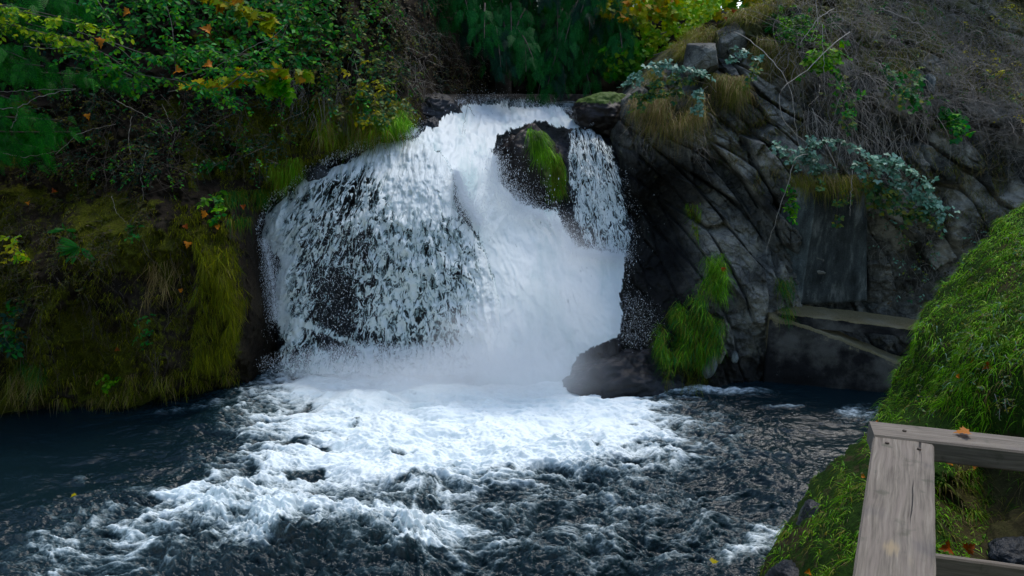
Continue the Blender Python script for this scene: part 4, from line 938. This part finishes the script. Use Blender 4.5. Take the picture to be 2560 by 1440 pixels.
thicket('ivy', 'ivy with yellowing leaves above the grass tussock left of the falls', 'ivy', LBp, [(860,130),(1000,150),(1030,260),(960,300),(880,250)], 90, .35, 6, T_oval, .12, ['ivy', 'yellow', 'ivy'], (.5, 1.2), seed=6)
thicket('dead_brush', 'small leafed drab brush on the dark left bank', 'bush', LBp, [(-60,420),(240,400),(430,520),(300,640),(200,740),(-60,780)], 700, .30, 8, T_oval, .045, ['brush', 'moss_dark', 'brown'], (.0, .35), seed=7, clump=.8)
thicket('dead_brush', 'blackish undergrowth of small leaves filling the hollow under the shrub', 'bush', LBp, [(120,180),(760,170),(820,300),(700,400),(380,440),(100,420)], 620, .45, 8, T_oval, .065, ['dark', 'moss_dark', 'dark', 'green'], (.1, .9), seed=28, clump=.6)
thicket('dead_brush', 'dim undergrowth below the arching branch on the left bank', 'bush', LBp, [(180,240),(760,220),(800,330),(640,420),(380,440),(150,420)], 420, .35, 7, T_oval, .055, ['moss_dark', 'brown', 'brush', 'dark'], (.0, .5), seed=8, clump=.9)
thicket('leafy_sprig', 'vivid yellow green sprig at the left edge of the picture', 'plant', lambda x, y: P(x, y, 15.0+0*x), [(0,590),(70,580),(75,640),(60,690),(30,650)], 16, .22, 6, T_oval, .105, ['lime', 'yellow'], (0, .1), seed=9, clump=0, stemm='twig')
thicket('ivy', 'dark ivy trailing down the moss at the far left', 'ivy', LBp, [(60,740),(110,730),(105,860),(55,860)], 34, .22, 5, T_oval, .13, ['fern', 'dark'], (.08, .2), seed=10, clump=0)
thicket('green_weed', 'bright green weed near the waterline of the mossy bank', 'plant', LBp, [(275,925),(315,925),(310,955),(280,955)], 14, .16, 6, T_oval, .09, ['grass'], (.1, .2), seed=11, clump=0)
thicket('green_weed', 'narrow leaved green plant on the top of the mossy bank', 'plant', LBp, [(535,480),(585,470),(590,540),(545,545)], 16, .28, 8, T_oval, .12, ['fern', 'grass'], (.2, .35), d=(0, -.5, .8), seed=12, clump=0)
thicket('green_weed', 'small green clump growing on the upper mossy wall', 'plant', LBp, [(350,545),(395,545),(395,580),(350,580)], 14, .14, 7, T_oval, .06, ['fern'], (.1, .2), seed=13, clump=0)
thicket('green_weed', 'blue green plant low in the middle of the mossy bank', 'plant', LBp, [(385,770),(415,770),(415,830),(385,830)], 12, .18, 6, T_oval, .07, ['fern'], (.1, .2), seed=14, clump=0)
def fern(label, at, n, size, surf, mats='fern', seed=0):
    p0 = surf(np.array([at[0]]), np.array([at[1]]))[0]+[0, -.15, 0]; a = R.rand(n)*6.28; ax = np.stack([np.cos(a), -.6+0*a, .45*np.sin(a)+.05], -1)
    acc = Acc(); acc.add(place(T_fern, np.repeat((p0)[None], n, 0), ax, np.array([0, -.6, .8])+rv(n)*.15, size*(.7+.5*R.rand(n)))); v0 = bpy.data.objects.new('x', None); v0.location = p0
    o = acc.build('fern', [M[mats]], v0); o.parent = None; o.location = p0; bpy.data.objects.remove(v0); tag(o, label, 'fern', 'ferns growing on the banks')
for at, s, lb in (((250,600), .38, 'fern beside the drab brush on the left bank'), ((205,560), .28, 'small fern up left of the larger one'), ((60,160), .45, 'fern under the cedar fronds at the upper left'), ((560,400), .3, 'dark fern below the dim undergrowth'), ((640,360), .3, 'fern at the foot of the hanging maple leaves'),
                  ((1960,85), .5, 'fern among the dry brush on the right ridge'), ((1925,60), .4, 'fern on the grassy ridge of the right cliff'), ((2045,60), .4, 'fern near the top of the twiggy brush')):
    fern(lb, at, 11, s, LBp if at[0] < 1200 else RCp)
# moss strands
def strands(name, label, surf, poly, n, L, w, mats, off=.06, clump=.5, seed=1, d=(0, -.25, -1), droop=.2, kind=None, sc=55., cat='moss', dj=.25):
    x, y = samp(poly, n, clump, seed, sc); p = surf(x, y); p[:, 1] -= off*R.rand(n)*2
    return blades(name, label, cat if kind is None else None, p, np.array(d, float)+rv(n)*(dj+.15), L*(.4+.9*R.rand(n)), w, mats, droop, kind)
strands('moss', 'short moss and dead stalks covering the left bank', LBp, [(-80,480),(420,480),(620,560),(640,640),(600,940),(300,990),(-80,1020)], 26000, .12, .012, ['moss_dark', 'moss_strand', 'moss_dark', 'brown'], clump=.85, seed=31, sc=34., kind='stuff', d=(0, -.6, -.7), dj=.45)
strands('moss', 'moss under the bushes at the top of the left bank', LBp, [(560,240),(1060,240),(1050,330),(880,400),(760,420),(640,520),(560,470)], 12000, .13, .012, ['moss_dark', 'moss_strand', 'grass_dull'], clump=.6, seed=32, kind='stuff', d=(0, -.6, -.7), dj=.45)
strands('moss_curtain', 'long yellow green moss hanging in strings at the right end of the bank', LBp, [(510,600),(600,600),(615,680),(610,820),(585,880),(520,900),(500,780)], 4200, .30, .012, ['moss_strand', 'moss_dark', 'moss_strand', 'grass_dull'], .15, 1., 33, sc=22.)
strands('moss_curtain', 'olive moss draped over the shoulder of the bank', LBp, [(470,500),(600,520),(600,600),(500,610),(450,560)], 1800, .16, .012, ['moss_strand', 'moss_dark'], .1, .9, 34, sc=22.)
strands('moss_curtain', 'green moss beside the dark cleft at the right end of the bank', LBp, [(575,700),(625,720),(620,800),(590,880)], 900, .24, .012, ['grass_dull', 'moss_strand'], .12, .9, 35, sc=20.)
strands('dry_grass', 'bleached grass hanging in the middle of the mossy bank', LBp, [(370,650),(450,650),(450,700),(380,740)], 260, .45, .008, ['grass_dry'], .15, 0, 36, cat='grass', d=(.1, -.6, -.8))
strands('dry_grass', 'dry grass tuft trailing to the water at the lower left', LBp, [(40,910),(130,900),(130,960),(60,960)], 300, .45, .010, ['grass_dry', 'grass_dull'], .15, 0, 37, cat='grass', d=(-.1, -.6, -.7))
strands('grass_tuft', 'green tuft above the water near the left corner', LBp, [(80,880),(140,880),(150,930),(90,930)], 260, .30, .012, ['fern', 'grass_dull'], .15, 0, 38, cat='grass', d=(.1, -.8, .2), droop=.9)
strands('grass_tuft', 'wispy grass along the foot of the mossy bank', LBp, [(150,930),(600,880),(620,940),(400,975),(150,990)], 1100, .28, .010, ['grass_dull', 'moss_strand', 'grass_dry'], .1, .7, 39, cat='grass')
strands('grass_tussock', 'yellow green grass tussock hanging over the rock left of the falls', LBp, [(800,260),(1010,250),(1045,300),(980,335),(880,360),(800,370)], 5200, .36, .014, ['grass_dull', 'moss_strand', 'grass', 'grass_dry'], .3, .45, 40, cat='grass', d=(.1, -.9, .25), droop=1.1)
strands('grass_tussock', 'fresh green grass at the upper right of the tussock', LBp, [(940,260),(1030,265),(1040,310),(960,320)], 1300, .34, .016, ['grass'], .35, .2, 41, cat='grass', d=(.1, -.9, .3), droop=1.1)
strands('grass_tussock', 'green grass on the ledge at the upper left of the curtain', LBp, [(660,400),(770,385),(775,440),(700,450),(650,430)], 1300, .26, .014, ['grass', 'grass_dull'], .15, .2, 42, cat='grass', d=(0, -.9, .2), droop=1.2)
strands('grass_tussock', 'mossy green grass beside the upper corner of the white curtain', LBp, [(560,470),(680,470),(640,560),(600,560)], 1500, .24, .013, ['grass_dull', 'fern'], .15, .4, 43, cat='grass', d=(0, -.9, .0), droop=1.0)
# dead stalks and bare twigs on the left
def twigs(name, label, surf, poly, n, L, r, mat, off=(.1, .8), d=(0, -.3, -.6), dj=.7, clump=.5, seed=1, sub=2, cat='twigs', kind=None, droop=.2, sc=55.):
    x, y = samp(poly, n, clump, seed, sc); p = surf(x, y); p[:, 1] -= off[0]+(off[1]-off[0])*R.rand(n); a = Acc(); m_ = 8; t = np.linspace(0, 1, m_)
    dd = norm(np.array(d, float)+rv(n)*dj); LL = L*(.4+.9*R.rand(n)); C = p[:, None]+(dd*LL[:, None])[:, None]*t[None, :, None]+(rv(n)*.14*LL[:, None])[:, None]*np.sin(t*4)[None, :, None]; C[..., 2] -= (droop*LL)[:, None]*t**2
    a.add(tubes(C, r*(.5+R.rand(n)), r*.25))
    for _ in range(sub):
        k = R.randint(1, 6, n); q = C[np.arange(n), k]; d2 = norm(dd+rv(n)*.6); l2 = LL*.45; D = q[:, None]+(d2*l2[:, None])[:, None]*t[None, :5, None]*1.6+(rv(n)*.1*l2[:, None])[:, None]*np.sin(t[:5]*5)[None, :, None]
        a.add(tubes(D, r*.45, r*.15))
    base = p.mean(0); v0 = bpy.data.objects.new('x', None); v0.location = base; o = a.build(name, [M[mat]], v0); o.parent = None; o.location = base; bpy.data.objects.remove(v0)
    return tag(o, label, None if kind else cat, kind=kind)
twigs('bare_twigs', 'tangle of thin dead twigs hanging under the arching branch', LBp, [(300,230),(760,230),(700,400),(400,430),(200,350)], 130, .95, .006, 'twig_dark', seed=51, clump=.3)
twigs('dead_stalks', 'straight pale stalks hanging between the bramble and the grass tussock', LBp, [(720,120),(880,150),(900,280),(780,290)], 130, .8, .005, 'twig', seed=52, clump=.2, d=(0, -.3, -1), dj=.22, sub=1)
twigs('dead_stalks', 'dry stalks below the ivy beside the hollow', LBp, [(900,120),(1080,120),(1060,270),(930,270)], 120, .6, .005, 'twig', seed=53, clump=.2, d=(0, -.3, -1), dj=.3, sub=1)
twigs('root_tangle', 'dead roots and stems straggling down the mossy bank', LBp, [(0,560),(560,560),(580,860),(0,940)], 240, .5, .0045, 'twig_dark', off=(0, .2), seed=54, clump=.5, d=(0, -.3, -1), dj=.35, sub=1)
twigs('bare_twigs', 'brown twigs in the brush over the dark hollow', LBp, [(1000,40),(1240,90),(1210,240),(1040,240)], 150, .7, .005, 'twig', off=(.4, 1.4), seed=55, clump=.2)
cane('bare_branch', 'pale bare branch curving from the left edge below the fronds', [[(-40,270,15.4),(40,272,15.2),(110,235,15.1),(190,222,15.3)],[(45,272,15.2),(38,300,15.2),(28,322,15.2)]], .010, 'twig')
cane('bare_branch', 'thin bare branch running level under the arching shrub', [[(-20,230,15.6),(120,225,15.4),(190,222,15.3)],[(60,115,15.8),(130,122,15.6),(230,110,15.6)],[(190,75,15.7),(300,120,15.6),(350,165,15.6)]], .006, 'twig')
cane('bare_branch', 'forked grey twig above the drab brush', [[(140,385,16),(200,330,15.9),(290,310,16.2)],[(0,380,15.8),(60,395,15.8),(150,375,16)],[(290,250,16),(400,310,16.1),(430,340,16.3)]], .007, 'twig')
cane('bare_branch', 'bare fork reaching up behind the maple leaves', [[(500,190,16),(620,120,16),(690,90,16.1),(715,60,16.2)],[(550,150,16),(640,130,16),(700,105,16.1)],[(430,200,16),(530,165,16)]], .007, 'twig')
cane('hanging_root', 'pale root hanging at the left of the mossy bank', [[(85,690,15.3),(80,750,15.2),(50,800,15.2),(0,810,15.1)]], .007, 'twig')
cane('hanging_root', 'short pale root left of centre on the mossy bank', [[(120,680,15.3),(115,735,15.2),(125,790,15.2)]], .007, 'twig')
cane('hanging_root', 'crooked pale stem above the shoulder of the mossy bank', [[(365,380,16.6),(352,440,16.4),(360,505,16.3)],[(330,290,16.8),(320,350,16.6),(332,420,16.5)]], .008, 'twig')
cane('hanging_root', 'thin cane arching from the undergrowth to the bank shoulder', [[(280,490,16),(290,530,15.9),(315,555,15.8)],[(405,260,16.5),(440,340,16.4),(430,370,16.4)]], .006, 'twig')
cane('hanging_twig', 'thin dark twig dangling in front of the top of the falls', [[(1180,225,20.6),(1165,280,20.4),(1155,335,20.3)],[(1170,262,20.4),(1185,290,20.3)]], .007, 'twig_dark')
# ------------------------------------------------------------------ boulder and right cliff plants
BOp = lambda x, y: P(x, y, 20.05+0*x)
strands('grass_tuft', 'bright grass growing down the crown of the boulder in the fall', BOp, [(1315,320),(1355,325),(1375,385),(1345,395)], 620, .34, .016, ['grass'], .05, 0, 61, cat='grass', d=(.1, -.7, .0), droop=1.0)
strands('grass_tuft', 'moss and grass down the right flank of the boulder in the fall', BOp, [(1370,385),(1400,380),(1415,430),(1410,485),(1380,480),(1375,420)], 850, .26, .014, ['grass_dull', 'grass'], .05, 0, 62, cat='grass', d=(0, -.5, -.8), droop=.4)
strands('green_bush', 'feathery green grass bush at the foot of the right cliff', RCp, [(1640,800),(1700,760),(1770,690),(1800,650),(1805,760),(1790,860),(1740,890),(1660,900),(1635,860)], 8500, .30, .013, ['grass_dull', 'grass', 'fern'], .35, .35, 63, cat='bush', d=(-.3, -.8, .35), droop=.8)
strands('grass_tuft', 'tall bright grass at the top of the green bush', RCp, [(1765,640),(1800,630),(1808,720),(1775,740)], 900, .34, .013, ['grass'], .35, 0, 64, cat='grass', d=(-.1, -.7, .4), droop=.9)
strands('grass_tuft', 'sparse brown stalks below the green bush', RCp, [(1640,880),(1760,880),(1740,960),(1650,960)], 700, .28, .008, ['grass_dull', 'moss_dark'], .3, .2, 65, cat='grass', d=(-.2, -.7, .1), droop=.7)
strands('grass_tuft', 'green grass in the crease left of the concrete buttress', RCp, [(1930,690),(1965,680),(1960,780),(1930,780)], 500, .22, .012, ['fern', 'grass_dull'], .3, .2, 66, cat='grass', d=(0, -.7, .1), droop=.9)
strands('grass_tuft', 'thin yellow grass trickling down a column of the right cliff', RCp, [(1735,520),(1765,515),(1762,570),(1755,620),(1745,570)], 220, .22, .010, ['moss_strand', 'grass'], .1, 0, 67, cat='grass')
strands('dry_grass', 'pale dry grass spilling over the left end of the right cliff', RCp, [(1560,250),(1640,215),(1760,230),(1760,290),(1640,320),(1570,310)], 2600, .48, .009, ['grass_dry', 'grass_dry', 'grass_dull'], .5, .3, 68, cat='grass', d=(-.25, -.8, -.1), droop=1.0)
strands('dry_grass', 'brown grass clump on the ledge under the angular blocks', RCp, [(1770,180),(1850,190),(1860,230),(1790,240)], 1500, .42, .010, ['grass_dry', 'grass_dull'], .35, .1, 69, cat='grass', d=(-.2, -.8, .1), droop=1.1)
strands('ridge_grass', 'sunlit yellow grass along the ridge of the right cliff', RCp, [(1590,215),(1640,150),(1700,95),(1800,40),(1930,0),(1960,20),(1830,75),(1720,135),(1640,200)], 6500, .30, .010, ['grass_dull', 'grass_dry', 'moss_strand'], .3, .3, 70, cat='grass', d=(-.4, -.5, .5), droop=.8)
strands('dry_grass', 'straw coloured grass arching over the rock below the ridge', RCp, [(1860,90),(1960,110),(2000,180),(1930,190),(1870,140)], 1500, .45, .009, ['grass_dry', 'grass_dull'], .35, .3, 71, cat='grass', d=(-.2, -.8, .0), droop=1.0)
strands('dry_grass', 'dead grass mat on top of the concrete buttress', lambda x, y: P(x, y, 17.7+0*x), [(1960,430),(2180,430),(2180,470),(1990,462)], 1500, .30, .009, ['grass_dry', 'moss_strand', 'grass_dull'], .2, 0, 72, cat='grass', d=(0, -.8, .1), droop=1.1)
strands('dry_grass', 'patchy dry grass on the slope under the twiggy brush', RCp, [(1950,0),(2560,0),(2560,260),(2300,220),(2050,150)], 7000, .24, .009, ['grass_dry', 'grass_dull', 'moss_dark', 'grass_dull'], .3, .9, 74, cat='grass', d=(-.1, -.7, .1), droop=1.)
thicket('leafy_bush', 'low green growth scattered through the upper right brush', 'bush', RCp, [(2060,0),(2480,20),(2480,260),(2200,230)], 130, .35, 7, T_oval, .075, ['fern', 'brush', 'ivy'], (.4, 1.0), seed=94, clump=.9)
strands('moss', 'drab moss and dead grass between the columns of the right cliff', RCp, [(1640,230),(2400,230),(2560,420),(2500,620),(2200,500),(1900,480),(1700,350)], 9000, .13, .009, ['moss_dark', 'grass_dry', 'grass_dull'], .05, .9, 73, kind='stuff', d=(0, -.6, -.6), dj=.4)
twigs('dry_brush', 'grey brown mass of fine dead twigs over the top of the right cliff', RCp, [(1880,-40),(2480,-60),(2480,170),(2300,260),(2100,260),(1960,180),(1900,60)], 1100, 1.1, .0065, 'twig', off=(.0, .9), seed=81, clump=.8, d=(-.1, -.5, -.25), dj=.6, sub=3, cat='bush')
twigs('dry_brush', 'pale dead stems trailing down the middle of the right cliff', RCp, [(1980,150),(2240,150),(2300,330),(2120,370),(2000,330)], 340, .95, .006, 'twig_pale', off=(.1, .7), seed=82, clump=.5, d=(.1, -.4, -1), dj=.3, sub=2, cat='bush')
twigs('dry_brush', 'dark bluish twigs at the right shoulder of the cliff', RCp, [(2250,60),(2600,120),(2600,420),(2400,330),(2250,200)], 800, .9, .0055, 'twig', off=(.0, .8), seed=83, clump=.4, d=(-.1, -.5, .1), dj=.7, sub=3, cat='bush')
twigs('dead_stalks', 'hair thin stems fraying below the dry grass of the right cliff', RCp, [(1560,270),(1780,280),(1760,400),(1580,350)], 110, .5, .004, 'twig', off=(.2, .6), seed=84, clump=.2, d=(0, -.3, -1), dj=.35, sub=1)
twigs('dead_stalks', 'thin dead stems hanging beside the concrete buttress', RCp, [(2130,440),(2440,470),(2440,700),(2180,680)], 90, .6, .004, 'twig', off=(.2, .6), seed=85, clump=.2, d=(0, -.3, -1), dj=.35, sub=1)
thicket('autumn_bush', 'thin brush with small yellow leaves in the upper right', 'bush', RCp, [(2330,40),(2620,0),(2620,330),(2480,300),(2370,170)], 420, .55, 8, T_oval, .06, ['brush', 'yellow', 'brown', 'brush'], (.1, 1.3), seed=86, clump=.5, stemm='twig_dark')
thicket('leafy_bush', 'small green bush on the ridge beside the dry brush', 'bush', RCp, [(1900,20),(1990,30),(2010,110),(1930,110)], 110, .3, 7, T_oval, .08, ['grass', 'green'], (.6, 1.1), seed=87, clump=.2)
thicket('bramble', 'bright green bramble patch in the middle of the dry brush', 'bramble', RCp, [(1975,125),(2030,120),(2050,175),(1985,180)], 40, .28, 4, T_tri, .17, ['maple_green', 'grass'], (1.0, 1.3), seed=88, clump=0)
thicket('bramble', 'green bramble low on the right part of the cliff', 'bramble', RCp, [(2150,160),(2230,190),(2260,260),(2170,240)], 40, .28, 4, T_tri, .16, ['ivy', 'fern'], (.8, 1.1), seed=89, clump=0)
thicket('bramble', 'small bramble with green leaves near the right edge of the cliff', 'bramble', RCp, [(2290,260),(2350,270),(2350,320),(2300,310)], 30, .25, 4, T_tri, .16, ['fern', 'green'], (.6, .9), seed=90, clump=0)
thicket('bramble', 'sparse bramble clinging beside the long bare vine', 'bramble', RCp, [(2050,170),(2110,200),(2120,310),(2060,290)], 34, .25, 4, T_tri, .14, ['ivy', 'green'], (.7, 1.0), seed=91, clump=0)
branchy('bramble', 'silvery bramble drooping over the dry grass at the left end of the right cliff', 'bramble', [[(1790,230,18.6),(1740,170,18.3),(1660,155,18.2),(1600,170,18.2),(1575,200,18.2)],[(1770,210,18.5),(1690,190,18.2),(1620,215,18.1),(1590,270,18.1)],[(1770,215,18.4),(1750,230,18.1),(1745,270,18.1)],[(1720,190,18.4),(1680,230,18.1),(1600,240,18.1)]], T_tri, .15, ['silver', 'ivy'], 17, .24, 4, r=.007)
branchy('bramble', 'large silvery bramble arching right above the concrete buttress', 'bramble', [[(2130,430,17.6),(2150,400,17.2),(2230,390,17),(2290,430,16.9),(2340,490,16.9)],[(2150,420,17.5),(2230,430,17),(2300,490,16.9),(2360,530,16.9)],[(2150,430,17.5),(2200,460,17),(2270,500,16.9),(2330,555,17)],[(2140,440,17.5),(2190,490,17.1),(2260,540,17)]], T_tri, .17, ['silver', 'ivy', 'silver'], 18, .28, 4, r=.008, leafcol=[0, 0, 1, 1])
branchy('bramble', 'silvery bramble arch on the cliff face above the buttress', 'bramble', [[(2100,430,17.7),(2000,380,17.4),(2030,350,17.3),(2100,345,17.2),(2140,375,17.2)],[(2090,430,17.7),(1990,400,17.3),(1945,360,17.2)]], T_tri, .14, ['silver'], 17, .2, 4, r=.007, leafcol=[0, 0])
branchy('bramble', 'small bramble leaves trailing down the face of the buttress', 'bramble', [[(2100,450,17.4),(2095,500,17.2),(2090,560,17.2)],[(2130,460,17.4),(2120,500,17.2)],[(2060,440,17.3),(2050,480,17.1)]], T_tri, .15, ['ivy'], 8, .12, 3, r=.005, leafcol=[0, 0, 0])
branchy('bramble', 'small pale bramble leaves in the upper left of the right cliff', 'bramble', [[(1900,150,18.8),(1850,120,18.4),(1820,150,18.2)],[(1900,150,18.8),(1880,190,18.3),(1880,220,18.3)]], T_tri, .15, ['silver', 'ivy'], 9, .2, 4, r=.006)
thicket('ivy', 'fresh green creeper at the left edge of the buttress', 'ivy', lambda x, y: P(x, y, 17.3+0*x), [(1960,460),(1985,460),(1995,545),(1965,555)], 30, .14, 5, T_oval, .09, ['green', 'grass'], (0, .1), seed=92, clump=0)
thicket('ivy', 'grey leaves scattered on the dark rock right of the buttress', 'ivy', RCp, [(2180,520),(2420,540),(2440,760),(2200,740)], 90, .3, 5, T_oval, .07, ['silver', 'brown', 'ivy'], (.1, .4), seed=93, clump=.5)
cane('bare_vine', 'long pale vine looping down the right cliff face', [[(2125,80,17.9),(2080,110,17.6),(2020,180,17.4),(1950,215,17.2),(1942,245,17.1),(1955,300,17.1),(1985,330,17.2),(2020,360,17.3)],[(2085,22,18.2),(2045,45,18),(2000,110,17.8)],[(1835,80,18.6),(1880,100,18.2),(1945,165,17.5),(1980,220,17.3),(1985,290,17.2),(2000,380,17.2)]], .011)
cane('bare_vine', 'pale vine hanging from the ledge down past the buttress', [[(2020,385,17.2),(1985,390,17),(1980,430,16.9),(1960,490,16.9),(1930,580,17),(1915,630,17.1)]], .009)
cane('bare_vine', 'straight vine hanging over the middle of the buttress', [[(2130,425,17.1),(2128,480,17),(2125,540,17)]], .008)
cane('bare_vine', 'vertical pale stems in the middle of the right cliff', [[(2055,60,18),(2060,150,17.7),(2062,250,17.4)],[(2040,0,18.4),(2045,60,18.1),(2030,140,17.8)],[(2050,210,17.6),(2045,240,17.4),(2020,265,17.4)]], .007)
cane('bare_vine', 'grey vine trailing at the right side of the cliff', [[(2430,220,17.6),(2450,330,17.2),(2470,400,17)],[(2170,320,17.5),(2210,370,17.2),(2260,400,17)]], .006, 'twig')
cane('bare_branch', 'pale arching branch across the upper right brush', [[(2200,20,18.6),(2300,60,18.2),(2340,110,18)],[(2290,110,18.1),(2340,85,18)],[(2600,140,17),(2590,145,17)]], .008)
# ------------------------------------------------------------------ foreground grass
n = 78000; rows_ = 500+950*R.rand(n); ed = gb_edge(rows_); x = ed-2+(2800-ed)*R.rand(n)**1.25; y = rows_
keep = R.rand(n) < np.clip(np.maximum(sm(-.22, .15, fbm(x/60, y/60, 0*x, 2, 301)), .85*sm(1060, 980, y))*(1-.35*sm(2320, 2370, x)*sm(1090, 1150, y))*(1-.9*sm(2440, 2500, x)*sm(880, 960, y)), 0, 1)
x, y = x[keep], y[keep]; p = gb_pos(x, y)
n = len(p); fl = np.stack([fbm(x/30, y/30, 0*x, 2, 311), fbm(x/30, y/30, 0*x+5, 2, 312), 0*x], -1)*2.2; dd = np.array([-.25, -.5, .65])+rv(n)*.6+fl; dist = p[:, 1]
low = sm(1030, 1120, y); lng = (.06+.10*np.abs(fbm(x/40, y/40, 0*x, 2, 302))*3)*(.5+.9*R.rand(n))
dryf = R.rand(n) < .12+.5*low*sm(-.1, .3, fbm(x/50, y/50, 0*x+3, 2, 303))
g = Acc()
for i, mk in enumerate((~dryf & (R.rand(n) < .8), dryf)): g.add(ribbons(p[mk], dd[mk], lng[mk], .006+.009*R.rand(mk.sum())**2, .9, 4), i)
g.build('grass', [M['grass'], M['grass_dull']]); tag(bpy.data.objects['grass'], 'tousled bright green grass covering the near right bank', kind='stuff')
x, y = samp([(2560,560),(2700,600),(2700,1050),(2240,1040),(2300,860),(2420,700)], 260, .6, 21); p = gb_pos(x, y)
wl_, ws_ = Acc(), Acc(); sprigs(wl_, ws_, p, np.array([-.2,-.6,.5])+rv(260)*.5, .12, 5, T_oval, .032, .5, mi=0); e_ = empty('weeds', p.mean(0), 'small leafed weeds mixed into the grass of the near mound', 'weeds'); wl_.build('foliage', [M['ivy']], e_); ws_.build('stem', [M['twig']], e_)
x, y = samp([(2560,560),(2700,600),(2700,1000),(2250,1040),(1950,1440),(2200,1440),(2250,1080)], 1500, .7, 22); p = gb_pos(x, y)
blades('dead_grass', 'brown dead stems and dry blades among the green of the near bank', 'grass', p, np.array([-.2, -.5, .5])+rv(1500)*.6, .15*(.4+.9*R.rand(1500)), .006, ['grass_dry', 'brown'], .9, seg=5)
# broad seeding blades
x, y = samp([(2330,820),(2560,700),(2700,800),(2600,900),(2450,960),(2330,980)], 520, .3, 17); p = gb_pos(x, y)
blades('grass_clump', 'tall pale grass clump on the mound near the right edge', 'grass', p, np.array([-.2, -.5, .8])+rv(520)*.45, .24*(.5+.8*R.rand(520)), .009, ['grass', 'silver', 'grass'], .9, seg=6)
x, y = samp([(2330,1120),(2600,1140),(2560,1330),(2350,1330)], 420, 0, 18); p = gb_pos(x, y)
blades('grass_clump', 'thin yellow stems tangled under the railing', 'grass', p, np.array([.1, -.5, .6])+rv(420)*.7, .26*(.5+.8*R.rand(420)), .004, ['grass_dull', 'grass_dull', 'grass_dry'], .8, seg=6)
x, y = samp([(2300,1340),(2440,1340),(2420,1390),(2300,1390)], 40, 0, 19); p = gb_pos(x, y)
blades('grass_clump', 'green blades beside the rusty leaves below the railing', 'grass', p, np.array([.1, -.5, .9])+rv(40)*.4, .22*(.5+.8*R.rand(40)), .006, ['grass'], .6, seg=5)
# ------------------------------------------------------------------ fallen leaves
proto = None
def fallen(label, pos, size, m_, axis=None, group='fallen maple leaves'):
    global proto
    acc = Acc(); ax = np.array([R.randn(), -.3, R.randn()*.6]) if axis is None else np.array(axis, float)
    curl = T_maple[0].copy(); curl[:, 2] += (.35 if axis is None else .08)*np.abs(curl[:, 0])+(.15 if axis is None else .05)*np.sin(curl[:, 1]*5)
    acc.add(place((curl, T_maple[1]), np.zeros((1, 3)), ax[None], np.array([[.2*R.randn(), -.8, .7]] if axis is None else [[0, 0, 1.]]), size)); o = acc.build('fallen_leaf', [M[m_]]); o.location = [float(v) for v in pos]; tag(o, label, 'leaf', group)
for px_, py_, s, m_, lb in [(325,30,.17,'orange','orange leaf caught in the shade at the top left'),(260,98,.20,'orange','brown orange leaf among the bright shrub leaves'),(440,180,.20,'orange','crumpled orange leaf hanging at the middle of the arching branch'),(530,165,.18,'orange','pale orange leaf beside the bare fork of the branch'),
        (525,80,.20,'orange','dull orange leaf in the deep green bush'),(220,285,.13,'orange','small tan leaf above the forked grey twig'),(190,360,.13,'orange','tan leaf in the dark under the left fronds'),(720,35,.16,'rust','reddish leaf near the top of the green bush'),
        (518,533,.17,'orange','orange leaf on top of the mossy bank shoulder'),(462,562,.11,'rust','small rust leaf left of the shoulder leaf'),(548,570,.11,'orange','small orange leaf right above the moss curtain'),(470,605,.15,'orange','orange brown leaf below the shoulder of the bank'),
        (455,728,.09,'orange','tiny orange leaf in the bleached hanging grass'),(290,872,.10,'rust','rust leaf low on the mossy bank'),(70,505,.10,'orange','small leaf at the left among drab brush'),(130,480,.13,'rust','dark rust leaf on the undergrowth at left'),(610,520,.12,'rust','brown leaf beside the corner of the curtain')]:
    q = LBp(np.array([px_*1.]), np.array([py_*1.]))[0]; Yt = q[1]-(.9 if py_ < 300 else .25); fallen(lb, P(px_, py_, min(Yt, 15.5) if py_ < 300 and px_ < 600 else Yt), s, m_)
for px_, py_, s, m_, lb in [(1832,32,.13,'rust','red leaf on the sunlit ridge grass'),(1815,50,.11,'rust','red leaf just below the other on the ridge grass'),(2170,412,.15,'orange','orange leaf in the silvery bramble'),(1808,668,.11,'rust','rust leaf on the stalks above the green bush')]:
    q = RCp(np.array([px_*1.]), np.array([py_*1.]))[0]; fallen(lb, P(px_, py_, q[1]-.8), s, m_)
for px_, py_, s, m_, lb in [(2475,912,.08,'rust','rust red leaf in the grass of the mound near the right edge'),(2440,900,.06,'rust','small rust leaf left of the red leaf on the mound'),(2390,940,.05,'orange','tan leaf lower on the mound'),(2380,1158,.05,'orange','narrow orange leaf just under the far railing board'),(2425,1165,.08,'orange','bright orange leaf hanging under the far railing board'),
        (2375,1370,.10,'rust','curled rust leaf in the hollow under the railing'),(2415,1375,.09,'rust','second rust leaf beside the curled one under the railing'),(2153,1190,.04,'orange','small orange leaf on the turf left of the cap board'),(2025,1430,.05,'orange','orange leaf on the turf at the lower edge'),(2190,1052,.035,'orange','tiny orange leaf behind the corner of the railing'),(2000,1170+170,.04,'rust','dark red leaf on the lower turf')]:
    q = gb_pos(np.array([px_*1.]), np.array([py_*1.]))[0]; fallen(lb, P(px_, py_, q[1]-.10), s, m_)
lp = Q(2425, 1082, ZR+.012); fallen('dry orange leaf lying on the far board of the railing', lp, .036, 'orange', (-1, .25, 0))
for px_, py_, lb in ((178,1241,'yellow leaf floating on the dark pool at the left'), (1778,1405,'pale yellow leaf floating near the bank at the bottom')):
    fallen(lb, Q(px_, py_, .16), .13, 'yellow', (1, .3, 0), 'leaves floating on the pool')
